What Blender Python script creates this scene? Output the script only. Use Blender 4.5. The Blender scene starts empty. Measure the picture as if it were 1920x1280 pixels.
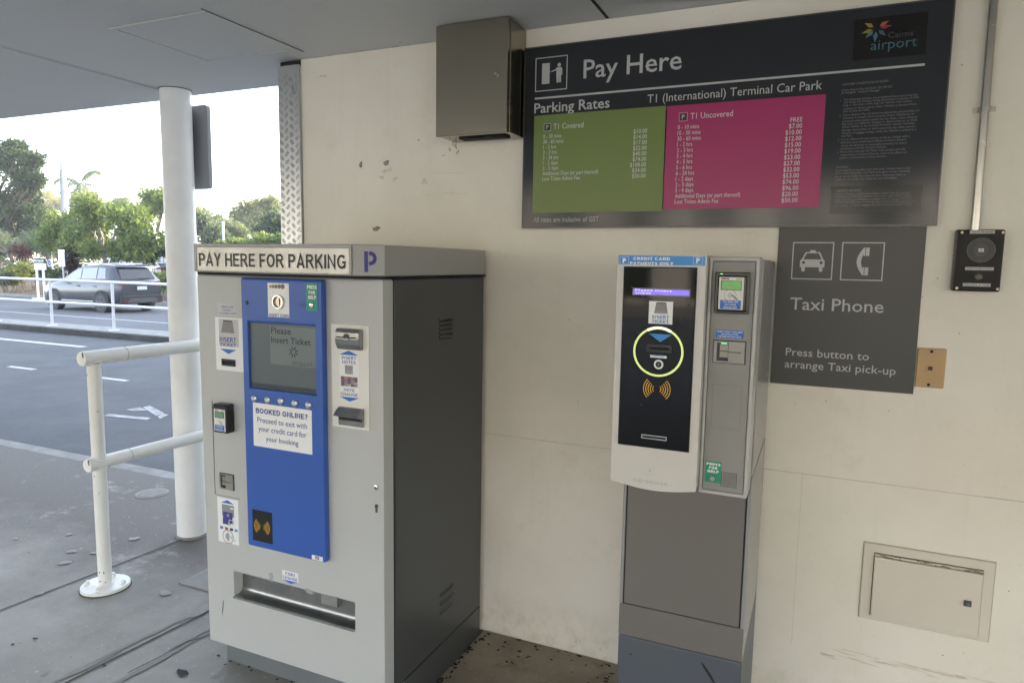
import bpy, bmesh, math, random
from mathutils import Vector, Matrix
import numpy as np

SC = bpy.context.scene
COL = SC.collection
R = math.radians
rnd = random.Random(7)

# ------------------------------------------------------------------ camera
F, YAW, PITCH, ROLL, EYE = 1287.2, 0.417581563, 0.113916399, 0.0161759120, 1.6
def cam_axes():
    cy, sy, cp, sp = math.cos(YAW), math.sin(YAW), math.cos(PITCH), math.sin(PITCH)
    fwd = Vector((-sy*cp, cy*cp, -sp)); right = Vector((cy, sy, 0)); up = right.cross(fwd)
    r = math.cos(ROLL)*right + math.sin(ROLL)*up
    u = -math.sin(ROLL)*right + math.cos(ROLL)*up
    return r, u, fwd
RV, UV, FV = cam_axes()
cd = bpy.data.cameras.new('camera'); cam = bpy.data.objects.new('camera', cd); COL.objects.link(cam)
cd.sensor_width = 36.0; cd.lens = 36*F/1920; cd.clip_start = 0.05; cd.clip_end = 2000
m = Matrix((RV, UV, -FV)).transposed().to_4x4(); m.translation = (0, 0, EYE); cam.matrix_world = m
SC.camera = cam

# ------------------------------------------------------------------ sky, sun, exposure
SUN_EL, SUN_AZ = R(24), math.atan2(0.50, 0.87)        # azimuth from +Y towards +X
w = bpy.data.worlds.new('World'); SC.world = w; w.use_nodes = True
nt = w.node_tree; bg = nt.nodes['Background']
sky = nt.nodes.new('ShaderNodeTexSky'); sky.sky_type = 'NISHITA'; sky.sun_disc = False
sky.sun_elevation = SUN_EL; sky.sun_rotation = SUN_AZ
sky.air_density = 1.0; sky.dust_density = 1.0; sky.ozone_density = 1.0
hs = nt.nodes.new('ShaderNodeHueSaturation'); hs.inputs['Saturation'].default_value = 0.62   # thin bright overcast
nt.links.new(sky.outputs[0], hs.inputs['Color']); nt.links.new(hs.outputs[0], bg.inputs[0]); bg.inputs[1].default_value = 0.15
sd = bpy.data.lights.new('sun', 'SUN'); so = bpy.data.objects.new('sun', sd); COL.objects.link(so)
sd.energy = 2.2; sd.angle = R(0.5); sd.color = (1.0, 0.86, 0.66)
sv = Vector((math.sin(SUN_AZ)*math.cos(SUN_EL), math.cos(SUN_AZ)*math.cos(SUN_EL), math.sin(SUN_EL)))
so.rotation_euler = sv.to_track_quat('Z', 'Y').to_euler()
SC.view_settings.view_transform = 'Standard'; SC.view_settings.look = 'None'
SC.view_settings.exposure = 3.08; SC.view_settings.gamma = 1
SC.cycles.max_bounces = 10; SC.cycles.diffuse_bounces = 6; SC.cycles.transparent_max_bounces = 8

HAZE = 0.0012
# ------------------------------------------------------------------ helpers
def ray(px, py):
    return RV*((px-960)/F) - UV*((py-640)/F) + FV
def at(Y, px, py):                       # point of the plane y=Y that the photo shows at px,py -> (x, z)
    d = ray(px, py); t = Y/d.y; return (d.x*t, EYE+d.z*t)
def flo(px, py, z=0.0):                  # point of a level plane -> (x, y)
    d = ray(px, py); t = (z-EYE)/d.z; return (d.x*t, d.y*t)
def side(X, px, py):                     # point of the plane x=X -> (y, z)
    d = ray(px, py); t = X/d.x; return (d.y*t, EYE+d.z*t)

MATS = {}
def mat(name, col, rough=0.5, metal=0.0, vary=0.0, vscale=6.0, bump=0.0, bscale=60.0, spec=0.5,
        col2=None, detail=4.0, stretch=None, emit=None, estr=0.0, trans=0.0, coat=0.0, rvary=0.0):
    if name in MATS: return MATS[name]
    M = bpy.data.materials.new(name); M.use_nodes = True; n = M.node_tree.nodes; l = M.node_tree.links
    b = n['Principled BSDF']
    b.inputs['Base Color'].default_value = (*col, 1); b.inputs['Roughness'].default_value = rough
    b.inputs['Metallic'].default_value = metal; b.inputs['Specular IOR Level'].default_value = spec
    if coat: b.inputs['Coat Weight'].default_value = coat; b.inputs['Coat Roughness'].default_value = 0.05
    if emit: b.inputs['Emission Color'].default_value = (*emit, 1); b.inputs['Emission Strength'].default_value = estr
    if vary or bump or rvary:
        tc = n.new('ShaderNodeTexCoord'); src = tc.outputs['Object']
        if stretch:
            mp = n.new('ShaderNodeMapping'); mp.inputs['Scale'].default_value = stretch
            l.new(src, mp.inputs['Vector']); src = mp.outputs[0]
    if vary:
        nz = n.new('ShaderNodeTexNoise'); nz.inputs['Scale'].default_value = vscale; nz.inputs['Detail'].default_value = detail
        nz.inputs['Roughness'].default_value = 0.65
        l.new(src, nz.inputs['Vector'])
        cr = n.new('ShaderNodeValToRGB'); cr.color_ramp.elements[0].position = 0.25; cr.color_ramp.elements[1].position = 0.78
        c2 = col2 or tuple(c*(1-vary) for c in col)
        cr.color_ramp.elements[0].color = (*c2, 1); cr.color_ramp.elements[1].color = (*col, 1)
        l.new(nz.outputs['Fac'], cr.inputs[0]); l.new(cr.outputs[0], b.inputs['Base Color'])
    if rvary:
        nz = n.new('ShaderNodeTexNoise'); nz.inputs['Scale'].default_value = vscale*1.7; nz.inputs['Detail'].default_value = 5
        l.new(src, nz.inputs['Vector'])
        mr = n.new('ShaderNodeMapRange'); mr.inputs['To Min'].default_value = max(0.02, rough-rvary); mr.inputs['To Max'].default_value = rough+rvary
        l.new(nz.outputs['Fac'], mr.inputs['Value']); l.new(mr.outputs[0], b.inputs['Roughness'])
    if bump:
        nz = n.new('ShaderNodeTexNoise'); nz.inputs['Scale'].default_value = bscale; nz.inputs['Detail'].default_value = 3
        l.new(src, nz.inputs['Vector'])
        bp = n.new('ShaderNodeBump'); bp.inputs['Strength'].default_value = bump; bp.inputs['Distance'].default_value = 0.01
        l.new(nz.outputs['Fac'], bp.inputs['Height']); l.new(bp.outputs[0], b.inputs['Normal'])
    if trans:
        tr = n.new('ShaderNodeBsdfTranslucent'); mx = n.new('ShaderNodeMixShader'); mx.inputs[0].default_value = trans
        tr.inputs[0].default_value = (col[0]*1.5, col[1]*1.5, col[2]*0.8, 1)
        l.new(b.outputs[0], mx.inputs[1]); l.new(tr.outputs[0], mx.inputs[2]); l.new(mx.outputs[0], n['Material Output'].inputs[0])
    MATS[name] = M
    return M

# text: the built-in font turned into meshes, one cache entry per string
_txt = {}
def text_geo(s, bold=0.0, mono=False):
    k = (s, bold)
    if k in _txt: return _txt[k]
    cu = bpy.data.curves.new('txt', 'FONT'); cu.body = s; cu.size = 1; cu.offset = bold; cu.resolution_u = 2
    o = bpy.data.objects.new('txt', cu); COL.objects.link(o)
    dg = bpy.context.evaluated_depsgraph_get(); dg.update()
    me = bpy.data.meshes.new_from_object(o.evaluated_get(dg))
    vs = [(v.co.x, v.co.y) for v in me.vertices]; fs = [tuple(p.vertices) for p in me.polygons]
    bpy.data.objects.remove(o); bpy.data.curves.remove(cu); bpy.data.meshes.remove(me)
    xs = [v[0] for v in vs]
    _txt[k] = (vs, fs, min(xs), max(xs)); return _txt[k]
_h = text_geo('H'); CAPH = max(v[1] for v in _h[0])

# block capitals drawn as thick strokes, for the plain sans lettering on the machines
def _arc(cx, cy, rx, ry, a0, a1, n=10): return [(cx+rx*math.cos(R(a0+(a1-a0)*i/n)), cy+ry*math.sin(R(a0+(a1-a0)*i/n))) for i in range(n+1)]
def glyph(ch, t):
    h = t/2; T = 1-h; g = {}
    if ch == 'A': return .74, [[(h*.7,0), (.37,1-h*.4), (.74-h*.7,0)], [(.16,.29), (.58,.29)]]
    if ch == 'B': return .68, [[(h,0), (h,1)], [(h,T), (.40,T)]+_arc(.40,.765,.23,T-.765,90,-90)[1:]+[(h,.53)], [(h,h), (.42,h)]+_arc(.42,.27,.26-h*.3,.265-h*.9,-90,90)[1:]]
    if ch == 'C': return .72, [_arc(.40,.5,.40-h,.5-h,38,322,18)]
    if ch == 'D': return .72, [[(h,0), (h,1)], [(h,T), (.34,T)]+_arc(.34,.5,.38-h,.5-h,90,-90,14)[1:]+[(h,h)]]
    if ch == 'E': return .62, [[(h,0), (h,1)], [(h,T), (.62,T)], [(h,.52), (.57,.52)], [(h,h), (.64,h)]]
    if ch == 'F': return .58, [[(h,0), (h,1)], [(h,T), (.60,T)], [(h,.50), (.53,.50)]]
    if ch == 'G': return .78, [_arc(.41,.5,.41-h,.5-h,42,330,18)+[(.78-h,.16), (.78-h,.46)], [(.46,.46), (.78,.46)]]
    if ch == 'H': return .72, [[(h,0), (h,1)], [(.72-h,0), (.72-h,1)], [(h,.52), (.72-h,.52)]]
    if ch == 'I': return t, [[(h,0), (h,1)]]
    if ch == 'K': return .72, [[(h,0), (h,1)], [(h,.36), (.66,1)], [(.28,.58), (.68,0)]]
    if ch == 'L': return .56, [[(h,1), (h,h), (.57,h)]]
    if ch == 'M': return .84, [[(h,0), (h,.96), (.42,.06), (.84-h,.96), (.84-h,0)]]
    if ch == 'N': return .72, [[(h,0), (h,.94), (.72-h,.06), (.72-h,1)]]
    if ch in 'O0': return (.80 if ch == 'O' else .58), [_arc(.40 if ch == 'O' else .29,.5,(.40 if ch == 'O' else .29)-h,.5-h,0,360,24)]
    if ch == 'P': return .66, [[(h,0), (h,1)], [(h,T), (.38,T)]+_arc(.38,.70,.28-h,T-.70,90,-90)[1:]+[(h,.40+h)]]
    if ch == 'R': return .72, [[(h,0), (h,1)], [(h,T), (.40,T)]+_arc(.40,.72,.28-h,T-.72,90,-90)[1:]+[(h,.44+h)], [(.40,.46), (.68,0)]]
    if ch == 'S': return .66, [_arc(.33,.75-h*.5,.32-h,.25-h*.5,28,270,12)+_arc(.33,.25+h*.5,.33-h,.25-h*.5,90,-152,12)[1:]]
    if ch == 'T': return .64, [[(.32,0), (.32,1)], [(0,T), (.64,T)]]
    if ch == 'U': return .72, [[(h,1), (h,.32)]+_arc(.36,.33,.36-h,.33-h,180,360,12)+[(.72-h,1)]]
    if ch == 'V': return .72, [[(h*.7,1), (.36,h*.4), (.72-h*.7,1)]]
    if ch == 'W': return 1.0, [[(h*.7,1), (.27,.04), (.50,.92), (.73,.04), (1-h*.7,1)]]
    if ch == 'X': return .70, [[(h,0), (.70-h,1)], [(h,1), (.70-h,0)]]
    if ch == 'Y': return .70, [[(h*.7,1), (.35,.44), (.70-h*.7,1)], [(.35,0), (.35,.46)]]
    if ch == '?': return .56, [_arc(.28,.73,.27-h,.27-h,160,-40,12)+[(.28,.38), (.28,.27)], [(.28,0), (.28,.15)]]
    if ch == '$': return .56, glyph('S', t)[1]+[[(.33,-.08), (.33,1.08)]]
    if ch == '1': return .34, [[(.26,0), (.26,1)], [(.02,.72), (.22,.90)]]
    if ch == '.': return .16, [[(.08,0), (.08,t)]]
    return None
def block_geo(s, t):
    X = 0; vs = []; fs = []; lay = []
    for ch in s:
        if ch == ' ': X += .34; continue
        g = glyph(ch, t)
        if g is None: X += .3; continue
        for si, st in enumerate(g[1]):
            n = len(st); o = len(vs); closed = n > 2 and math.dist(st[0], st[-1]) < 1e-6
            for i in range(n):
                p = st[i]; a = st[i-1] if i else (st[-2] if closed else None); b_ = st[i+1] if i < n-1 else (st[1] if closed else None)
                def nrm(u_, v_): L = math.dist(u_, v_) or 1; return (-(v_[1]-u_[1])/L, (v_[0]-u_[0])/L)
                if a is None: m = nrm(p, b_); k = 1
                elif b_ is None: m = nrm(a, p); k = 1
                else:
                    m1, m2 = nrm(a, p), nrm(p, b_); m = (m1[0]+m2[0], m1[1]+m2[1]); L = math.hypot(*m) or 1; m = (m[0]/L, m[1]/L)
                    k = min(2.2, 1/max(.3, m[0]*m1[0]+m[1]*m1[1]))
                for sg in (-1, 1): vs.append((X+p[0]+sg*m[0]*t/2*k, p[1]+sg*m[1]*t/2*k)); lay.append(si)
            for i in range(n-1): fs.append((o+2*i, o+2*i+2, o+2*i+3, o+2*i+1))
        X += g[0]+.13
    return vs, fs, lay, min(v[0] for v in vs), max(v[0] for v in vs)

class MB:
    block = False
    """mesh builder: everything added to it becomes ONE mesh object"""
    def __init__(s): s.v = []; s.f = []; s.mi = []; s.mats = []; s.sm = []
    def idx(s, m):
        if m not in s.mats: s.mats.append(m)
        return s.mats.index(m)
    def add(s, vs, fs, m, smooth=False):
        o = len(s.v); s.v.extend(tuple(v) for v in vs); i = s.idx(m)
        for f in fs: s.f.append(tuple(o+k for k in f)); s.mi.append(i); s.sm.append(smooth)
        return s
    def box(s, x0, x1, y0, y1, z0, z1, m):
        vs = [(x, y, z) for z in (z0, z1) for y in (y0, y1) for x in (x0, x1)]
        return s.add(vs, [(0,2,3,1), (4,5,7,6), (0,1,5,4), (2,6,7,3), (0,4,6,2), (1,3,7,5)], m)
    def plate(s, x0, x1, z0, z1, y, t, m):            # a plate whose face is at y, going back by t
        return s.box(min(x0,x1), max(x0,x1), y, y+t, min(z0,z1), max(z0,z1), m)
    def rect(s, x0, x1, z0, z1, y, m):                # printed flat area
        return s.add([(x0,y,z0), (x1,y,z0), (x1,y,z1), (x0,y,z1)], [(0,1,2,3)], m)
    def poly(s, pts, y, m): return s.add([(p[0], y, p[1]) for p in pts], [tuple(range(len(pts)))], m)
    def prism(s, pts, y0, y1, m, smooth=False):       # outline in x,z pushed along y
        n = len(pts); vs = [(p[0], y0, p[1]) for p in pts]+[(p[0], y1, p[1]) for p in pts]
        fs = [tuple(range(n)), tuple(range(2*n-1, n-1, -1))]
        s.add(vs, fs, m)
        return s.add(vs, [(i, n+i, n+(i+1) % n, (i+1) % n) for i in range(n)], m, smooth)
    def prism_z(s, pts, z0, z1, m):                   # outline in x,y pushed along z
        n = len(pts); vs = [(p[0], p[1], z0) for p in pts]+[(p[0], p[1], z1) for p in pts]
        fs = [tuple(range(n-1, -1, -1)), tuple(range(n, 2*n))]+[(i, (i+1) % n, n+(i+1) % n, n+i) for i in range(n)]
        return s.add(vs, fs, m)
    def frame(s, x0, x1, z0, z1, hx0, hx1, hz0, hz1, y0, y1, m):   # slab with a rectangular hole
        o = [(x0,z0), (x1,z0), (x1,z1), (x0,z1)]; h = [(hx0,hz0), (hx1,hz0), (hx1,hz1), (hx0,hz1)]
        vs = [(p[0],y0,p[1]) for p in o+h]+[(p[0],y1,p[1]) for p in o+h]; fs = []
        for i in range(4):
            j = (i+1) % 4
            fs += [(i, j, 4+j, 4+i), (8+i, 12+i, 12+j, 8+j), (i, 8+i, 8+j, j), (4+i, 4+j, 12+j, 12+i)]
        return s.add(vs, fs, m)
    def cyl(s, p0, p1, r0, r1=None, m=None, n=20, caps=True, smooth=True):
        r1 = r0 if r1 is None else r1
        p0 = Vector(p0); p1 = Vector(p1); a = (p1-p0).normalized(); q = a.orthogonal().normalized(); b = a.cross(q)
        vs = []
        for p, r in ((p0, r0), (p1, r1)):
            for i in range(n):
                t = 2*math.pi*i/n; vs.append(p+q*(r*math.cos(t))+b*(r*math.sin(t)))
        s.add(vs, [(i, (i+1) % n, n+(i+1) % n, n+i) for i in range(n)], m, smooth)
        if caps: s.add(vs, [tuple(range(n-1, -1, -1)), tuple(range(n, 2*n))], m)
        return s
    def tube(s, pts, r, m, n=10):
        for a, b in zip(pts[:-1], pts[1:]): s.cyl(a, b, r, r, m, n)
        return s
    def disc(s, x, z, r, y, m, n=28, rz=None):
        rz = rz or r
        return s.poly([(x+r*math.cos(2*math.pi*i/n), z+rz*math.sin(2*math.pi*i/n)) for i in range(n)], y, m)
    def ring(s, x, z, r0, r1, y, m, n=40, a0=0, a1=360):
        full = abs(a1-a0) >= 360; k = n if full else n+1; vs = []
        for i in range(k):
            t = R(a0+(a1-a0)*i/n); vs += [(x+r0*math.cos(t), y, z+r0*math.sin(t)), (x+r1*math.cos(t), y, z+r1*math.sin(t))]
        fs = [(2*i, 2*i+1, (2*((i+1) % k))+1, 2*((i+1) % k)) for i in range(n)]
        return s.add(vs, fs, m)
    def knob(s, x, z, r, y0, y1, m, n=24, dome=0.0):  # round thing standing out of a plate, y0 front
        s.cyl((x, y1, z), (x, y0, z), r, r*(0.93), m, n)
        if dome: s.cyl((x, y0, z), (x, y0-dome, z), r*0.93, r*0.45, m, n)
        return s
    def text(s, st, x0, x1, zb, cap, y, m, bold=0.0, slant=0.0):
        if s.block and st == st.upper():
            vs, fs, lay, a, b = block_geo(st, .135+bold*2.6); sx = (x1-x0)/(b-a)
            return s.add([(x0+(v[0]-a)*sx, y-.00006*l_, zb+v[1]*cap) for v, l_ in zip(vs, lay)], fs, m)
        vs, fs, a, b = text_geo(st, bold); sx = (x1-x0)/(b-a); sz = cap/CAPH
        return s.add([(x0+(v[0]-a)*sx+v[1]*sz*slant, y, zb+v[1]*sz) for v in vs], fs, m)
    def text_at(s, st, x, zb, cap, y, m, bold=0.0, cond=1.0, align='l'):
        if s.block and st == st.upper(): a, b = block_geo(st, .135+bold*2.6)[3:]; k = cap
        else: vs, fs, a, b = text_geo(st, bold); k = cap/CAPH
        wd = (b-a)*k*cond
        x0 = x if align == 'l' else (x-wd if align == 'r' else x-wd/2)
        return s.text(st, x0, x0+wd, zb, cap, y, m, bold)
    def ptext(s, st, Y, bl, br, tl, m, bold=0.0, off=0.0016):  # baseline left / right and cap top left, read off the photo
        x0, z0 = at(Y, *bl); x1, z1 = at(Y, *br); _, zt = at(Y, *tl)
        return s.text(st, x0, x1, (z0+z1)/2, zt-z0, Y-off, m, bold)
    def build(s, name, parent=None, bevel=0.0, seg=2, sub=0, flip=True):
        me = bpy.data.meshes.new(name)
        loc = Vector((0, 0, 0))
        if parent is not None:
            p = parent
            while p is not None: loc += p.location; p = p.parent
        me.from_pydata([Vector(v)-loc for v in s.v], [], s.f)
        for m in s.mats: me.materials.append(m)
        me.polygons.foreach_set('material_index', s.mi); me.polygons.foreach_set('use_smooth', s.sm); me.update()
        o = bpy.data.objects.new(name, me); COL.objects.link(o)
        if parent is not None: o.parent = parent
        if bevel:
            b = o.modifiers.new('bevel', 'BEVEL'); b.width = bevel; b.segments = seg; b.limit_method = 'ANGLE'; b.angle_limit = R(50)
            b.harden_normals = False
        return o

def tag(o, label=None, cat=None, group=None, kind=None):
    if label: o['label'] = label
    if cat: o['category'] = cat
    if group: o['group'] = group
    if kind: o['kind'] = kind
    return o
def thing(name, label, cat, loc=(0,0,0), group=None):
    o = bpy.data.objects.new(name, None); o.location = loc; o.empty_display_size = 0.1; COL.objects.link(o)
    return tag(o, label, cat, group)
def dup(o, loc, rz=None, label=None):
    kids = {}
    for c in bpy.data.objects:
        if c.parent: kids.setdefault(c.parent.name, []).append(c)
    def cp(a, par):
        c = a.copy(); COL.objects.link(c); c.parent = par
        for ch in kids.get(a.name, []): cp(ch, c)
        return c
    r = cp(o, None); r.location = loc
    if rz is not None: r.rotation_euler.z = rz
    if label: r['label'] = label
    return r

# ------------------------------------------------------------------ materials
WHITE   = mat('white_paint', (.78,.78,.76), .42, vary=.10, vscale=5, bump=.05, bscale=40)
COLW    = mat('column_paint', (.93,.93,.93), .38, vary=.12, vscale=7, bump=.05, bscale=18)
def wall_material(name, base):
    """painted render: roller texture, uneven coats, faint vertical runs and dirt splashed up from the floor"""
    M = bpy.data.materials.new(name); M.use_nodes = True; n = M.node_tree.nodes; l = M.node_tree.links
    b = n['Principled BSDF']; b.inputs['Roughness'].default_value = .5
    pos = n.new('ShaderNodeNewGeometry').outputs['Position']
    def noise(sc, det, ro=.6, stretch=None):
        src = pos
        if stretch: mp = n.new('ShaderNodeMapping'); mp.inputs['Scale'].default_value = stretch; l.new(pos, mp.inputs['Vector']); src = mp.outputs[0]
        z = n.new('ShaderNodeTexNoise'); z.inputs['Scale'].default_value = sc; z.inputs['Detail'].default_value = det; z.inputs['Roughness'].default_value = ro; l.new(src, z.inputs['Vector']); return z.outputs['Fac']
    def ramp(v, a, c): r = n.new('ShaderNodeMapRange'); r.inputs['From Min'].default_value = a; r.inputs['From Max'].default_value = c; l.new(v, r.inputs['Value']); return r.outputs[0]
    def mul(v, k): q_ = n.new('ShaderNodeMath'); q_.operation = 'MULTIPLY'; l.new(v, q_.inputs[0]); q_.inputs[1].default_value = k; return q_.outputs[0]
    def mix(f, a, c):
        x = n.new('ShaderNodeMix'); x.data_type = 'RGBA'; l.new(f, x.inputs[0])
        for v, i_ in ((a, 6), (c, 7)):
            if isinstance(v, tuple): x.inputs[i_].default_value = (*v, 1)
            else: l.new(v, x.inputs[i_])
        return x.outputs[2]
    k = lambda f_, w=1.0: (base[0]*f_, base[1]*f_*(.985+.015*w), base[2]*f_*w)
    c = mix(mul(ramp(noise(1.1, 6, .62), .36, .66), 1.0), k(.90, .95), k(1.03))
    c = mix(mul(ramp(noise(5.5, 8, .7), .55, .74), .55), c, k(.84, .90))
    c = mix(mul(ramp(noise(2.2, 5, .6, (9, 9, .55)), .58, .74), .20), c, k(.80, .88))
    sp = n.new('ShaderNodeSeparateXYZ'); l.new(pos, sp.inputs[0])
    mr = n.new('ShaderNodeMapRange'); mr.inputs['From Min'].default_value = .22; mr.inputs['From Max'].default_value = 0; l.new(sp.outputs['Z'], mr.inputs['Value'])
    m2 = n.new('ShaderNodeMath'); m2.operation = 'MULTIPLY'; l.new(mr.outputs[0], m2.inputs[0]); l.new(ramp(noise(14, 8, .75), .46, .68), m2.inputs[1])
    c = mix(m2.outputs[0], c, k(.72, .85))
    c = mix(mul(ramp(noise(70, 2, .5), .68, .76), .35), c, k(.72, .85))
    l.new(c, b.inputs['Base Color'])
    bp = n.new('ShaderNodeBump'); bp.inputs['Strength'].default_value = .16; bp.inputs['Distance'].default_value = .004; l.new(noise(150, 3), bp.inputs['Height'])
    b2 = n.new('ShaderNodeBump'); b2.inputs['Strength'].default_value = .25; b2.inputs['Distance'].default_value = .02; l.new(noise(3.5, 4), b2.inputs['Height']); l.new(bp.outputs[0], b2.inputs['Normal']); l.new(b2.outputs[0], b.inputs['Normal'])
    MATS[name] = M; return M
WALLM   = wall_material('wall_render', (.84,.79,.695))
CEIL    = mat('soffit_paint', (.66,.665,.66), .6, vary=.08, vscale=1.2, bump=.04, bscale=30, detail=6)
DARK    = mat('dark_gap', (.012,.012,.012), .8)
LGREY   = mat('light_grey_powdercoat', (.475,.478,.46), .36, vary=.07, vscale=4, bump=.06, bscale=260, rvary=.06)
CAPG    = mat('cap_grey_powdercoat', (.36,.357,.335), .38, vary=.05, vscale=3, bump=.06, bscale=260)
DGREY   = mat('dark_grey_powdercoat', (.060,.064,.064), .32, vary=.04, vscale=2.5, bump=.05, bscale=200)
PLINTH  = mat('plinth_grey', (.16,.175,.18), .45, vary=.15, vscale=8)
BLUE    = mat('blue_powdercoat', (.034,.105,.40), .30, vary=.05, vscale=3, bump=.08, bscale=240)
STICK   = mat('white_sticker', (.78,.78,.76), .30)
CREAMST = mat('cream_plate', (.74,.73,.67), .40, vary=.05, vscale=9)
NAVY    = mat('navy_print', (.03,.06,.30), .4)
PRINTB  = mat('blue_print', (.02,.13,.50), .4)
PURPLE  = mat('violet_blue_vinyl', (.022,.014,.19), .4)
BLACK   = mat('black_print', (.018,.018,.017), .4)
BLKPL   = mat('black_plastic', (.014,.014,.015), .22, rvary=.06, vscale=20)
GLASSB  = mat('black_glass', (.002,.002,.002), .05, spec=.32)
STEEL   = mat('brushed_steel', (.60,.59,.57), .30, metal=1, vary=.05, vscale=30)
STEELB  = mat('enclosure_stainless', (.38,.345,.275), .22, metal=1, vary=.16, vscale=1.2, rvary=.10)
CHROME  = mat('polished_metal', (.70,.69,.66), .14, metal=1)
GALV    = mat('galvanised_tube', (.52,.50,.46), .25, metal=1, vary=.2, vscale=12, rvary=.08)
CHECK   = mat('checker_plate', (.60,.61,.62), .30, metal=1, vary=.12, vscale=7, rvary=.08)
GREENST = mat('green_sticker', (.015,.26,.15), .35)
SKYBLUE = mat('sky_blue_sticker', (.02,.24,.60), .3)
SCREEN  = mat('screen_glass', (.085,.10,.105), .16, emit=(.10,.12,.11), estr=.02)
SCRDK   = mat('screen_dark', (.045,.055,.065), .16)
SCRLT   = mat('screen_light', (.125,.15,.14), .16, emit=(.10,.12,.11), estr=.03)
LCDP    = mat('violet_lcd', (.10,.08,.5), .2, emit=(.28,.20,.85), estr=.085)
LCDPT   = mat('lcd_letters', (.5,.45,.8), .3, emit=(.75,.66,1), estr=.10)
LCDG    = mat('green_lcd', (.12,.35,.10), .25, emit=(.16,.42,.10), estr=.03)
LCDG2   = mat('green_lcd_off', (.16,.30,.20), .2)
LEDG    = mat('green_led', (.1,.8,.2), .3, emit=(.25,1,.35), estr=.25)
RINGL   = mat('lit_ring', (.5,.55,.2), .3, emit=(.80,.90,.26), estr=.115)
RINGW   = mat('lit_ring_top', (.8,.85,.5), .3, emit=(.95,1,.55), estr=.15)
YELLOW  = mat('amber_print', (.66,.36,.02), .4)
HEADW   = mat('terminal_white', (.60,.575,.52), .38, vary=.08, vscale=6, bump=.03, bscale=90)
MODG    = mat('terminal_panel_grey', (.27,.262,.24), .40, vary=.10, vscale=6, bump=.05, bscale=250)
FRAMEG  = mat('terminal_frame_grey', (.47,.46,.43), .34, vary=.06, vscale=6)
SIDEG   = mat('terminal_side_grey', (.20,.215,.215), .35, vary=.12, vscale=5, bump=.04, bscale=200)
PEDD    = mat('pedestal_door_grey', (.15,.138,.122), .45, vary=.08, vscale=3, bump=.06, bscale=260)
PEDS    = mat('pedestal_side_grey', (.27,.268,.258), .24, vary=.06, vscale=3, bump=.06, bscale=260)
PEDB    = mat('pedestal_blue_grey', (.085,.094,.110), .40, vary=.12, vscale=5, bump=.05, bscale=200)
SIGN    = mat('sign_slate', (.024,.026,.030), .10, spec=.5, bump=.016, bscale=330)
SIGNBK  = mat('sign_black', (.008,.008,.008), .14, bump=.016, bscale=330)
SIGNG   = mat('sign_green', (.155,.215,.052), .30, bump=.05, bscale=150)
SIGNP   = mat('sign_pink', (.36,.016,.115), .30, bump=.05, bscale=150)
SIGNT   = mat('sign_letters', (.46,.46,.45), .35)
RATET   = mat('rate_letters', (.62,.62,.58), .4)
SIGNTD  = mat('sign_fine_print', (.20,.20,.20), .35)
TAXI    = mat('taxi_sign_grey', (.058,.057,.048), .36, bump=.03, bscale=120, vary=.05)
ALU     = mat('sign_edge', (.10,.10,.095), .35, metal=.6)
BEIGE   = mat('beige_plastic', (.52,.335,.155), .40, vary=.08, vscale=12)
HATCHM  = mat('hatch_cream', (.70,.64,.535), .5, vary=.08, vscale=7, bump=.05, bscale=60)
RUST    = mat('rust', (.22,.09,.035), .8, vary=.5, vscale=40)
PLASTER = mat('bare_plaster', (.40,.37,.31), .9, vary=.4, vscale=60)
GRIME   = mat('grime', (.50,.46,.385), .8, vary=.3, vscale=40)

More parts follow.
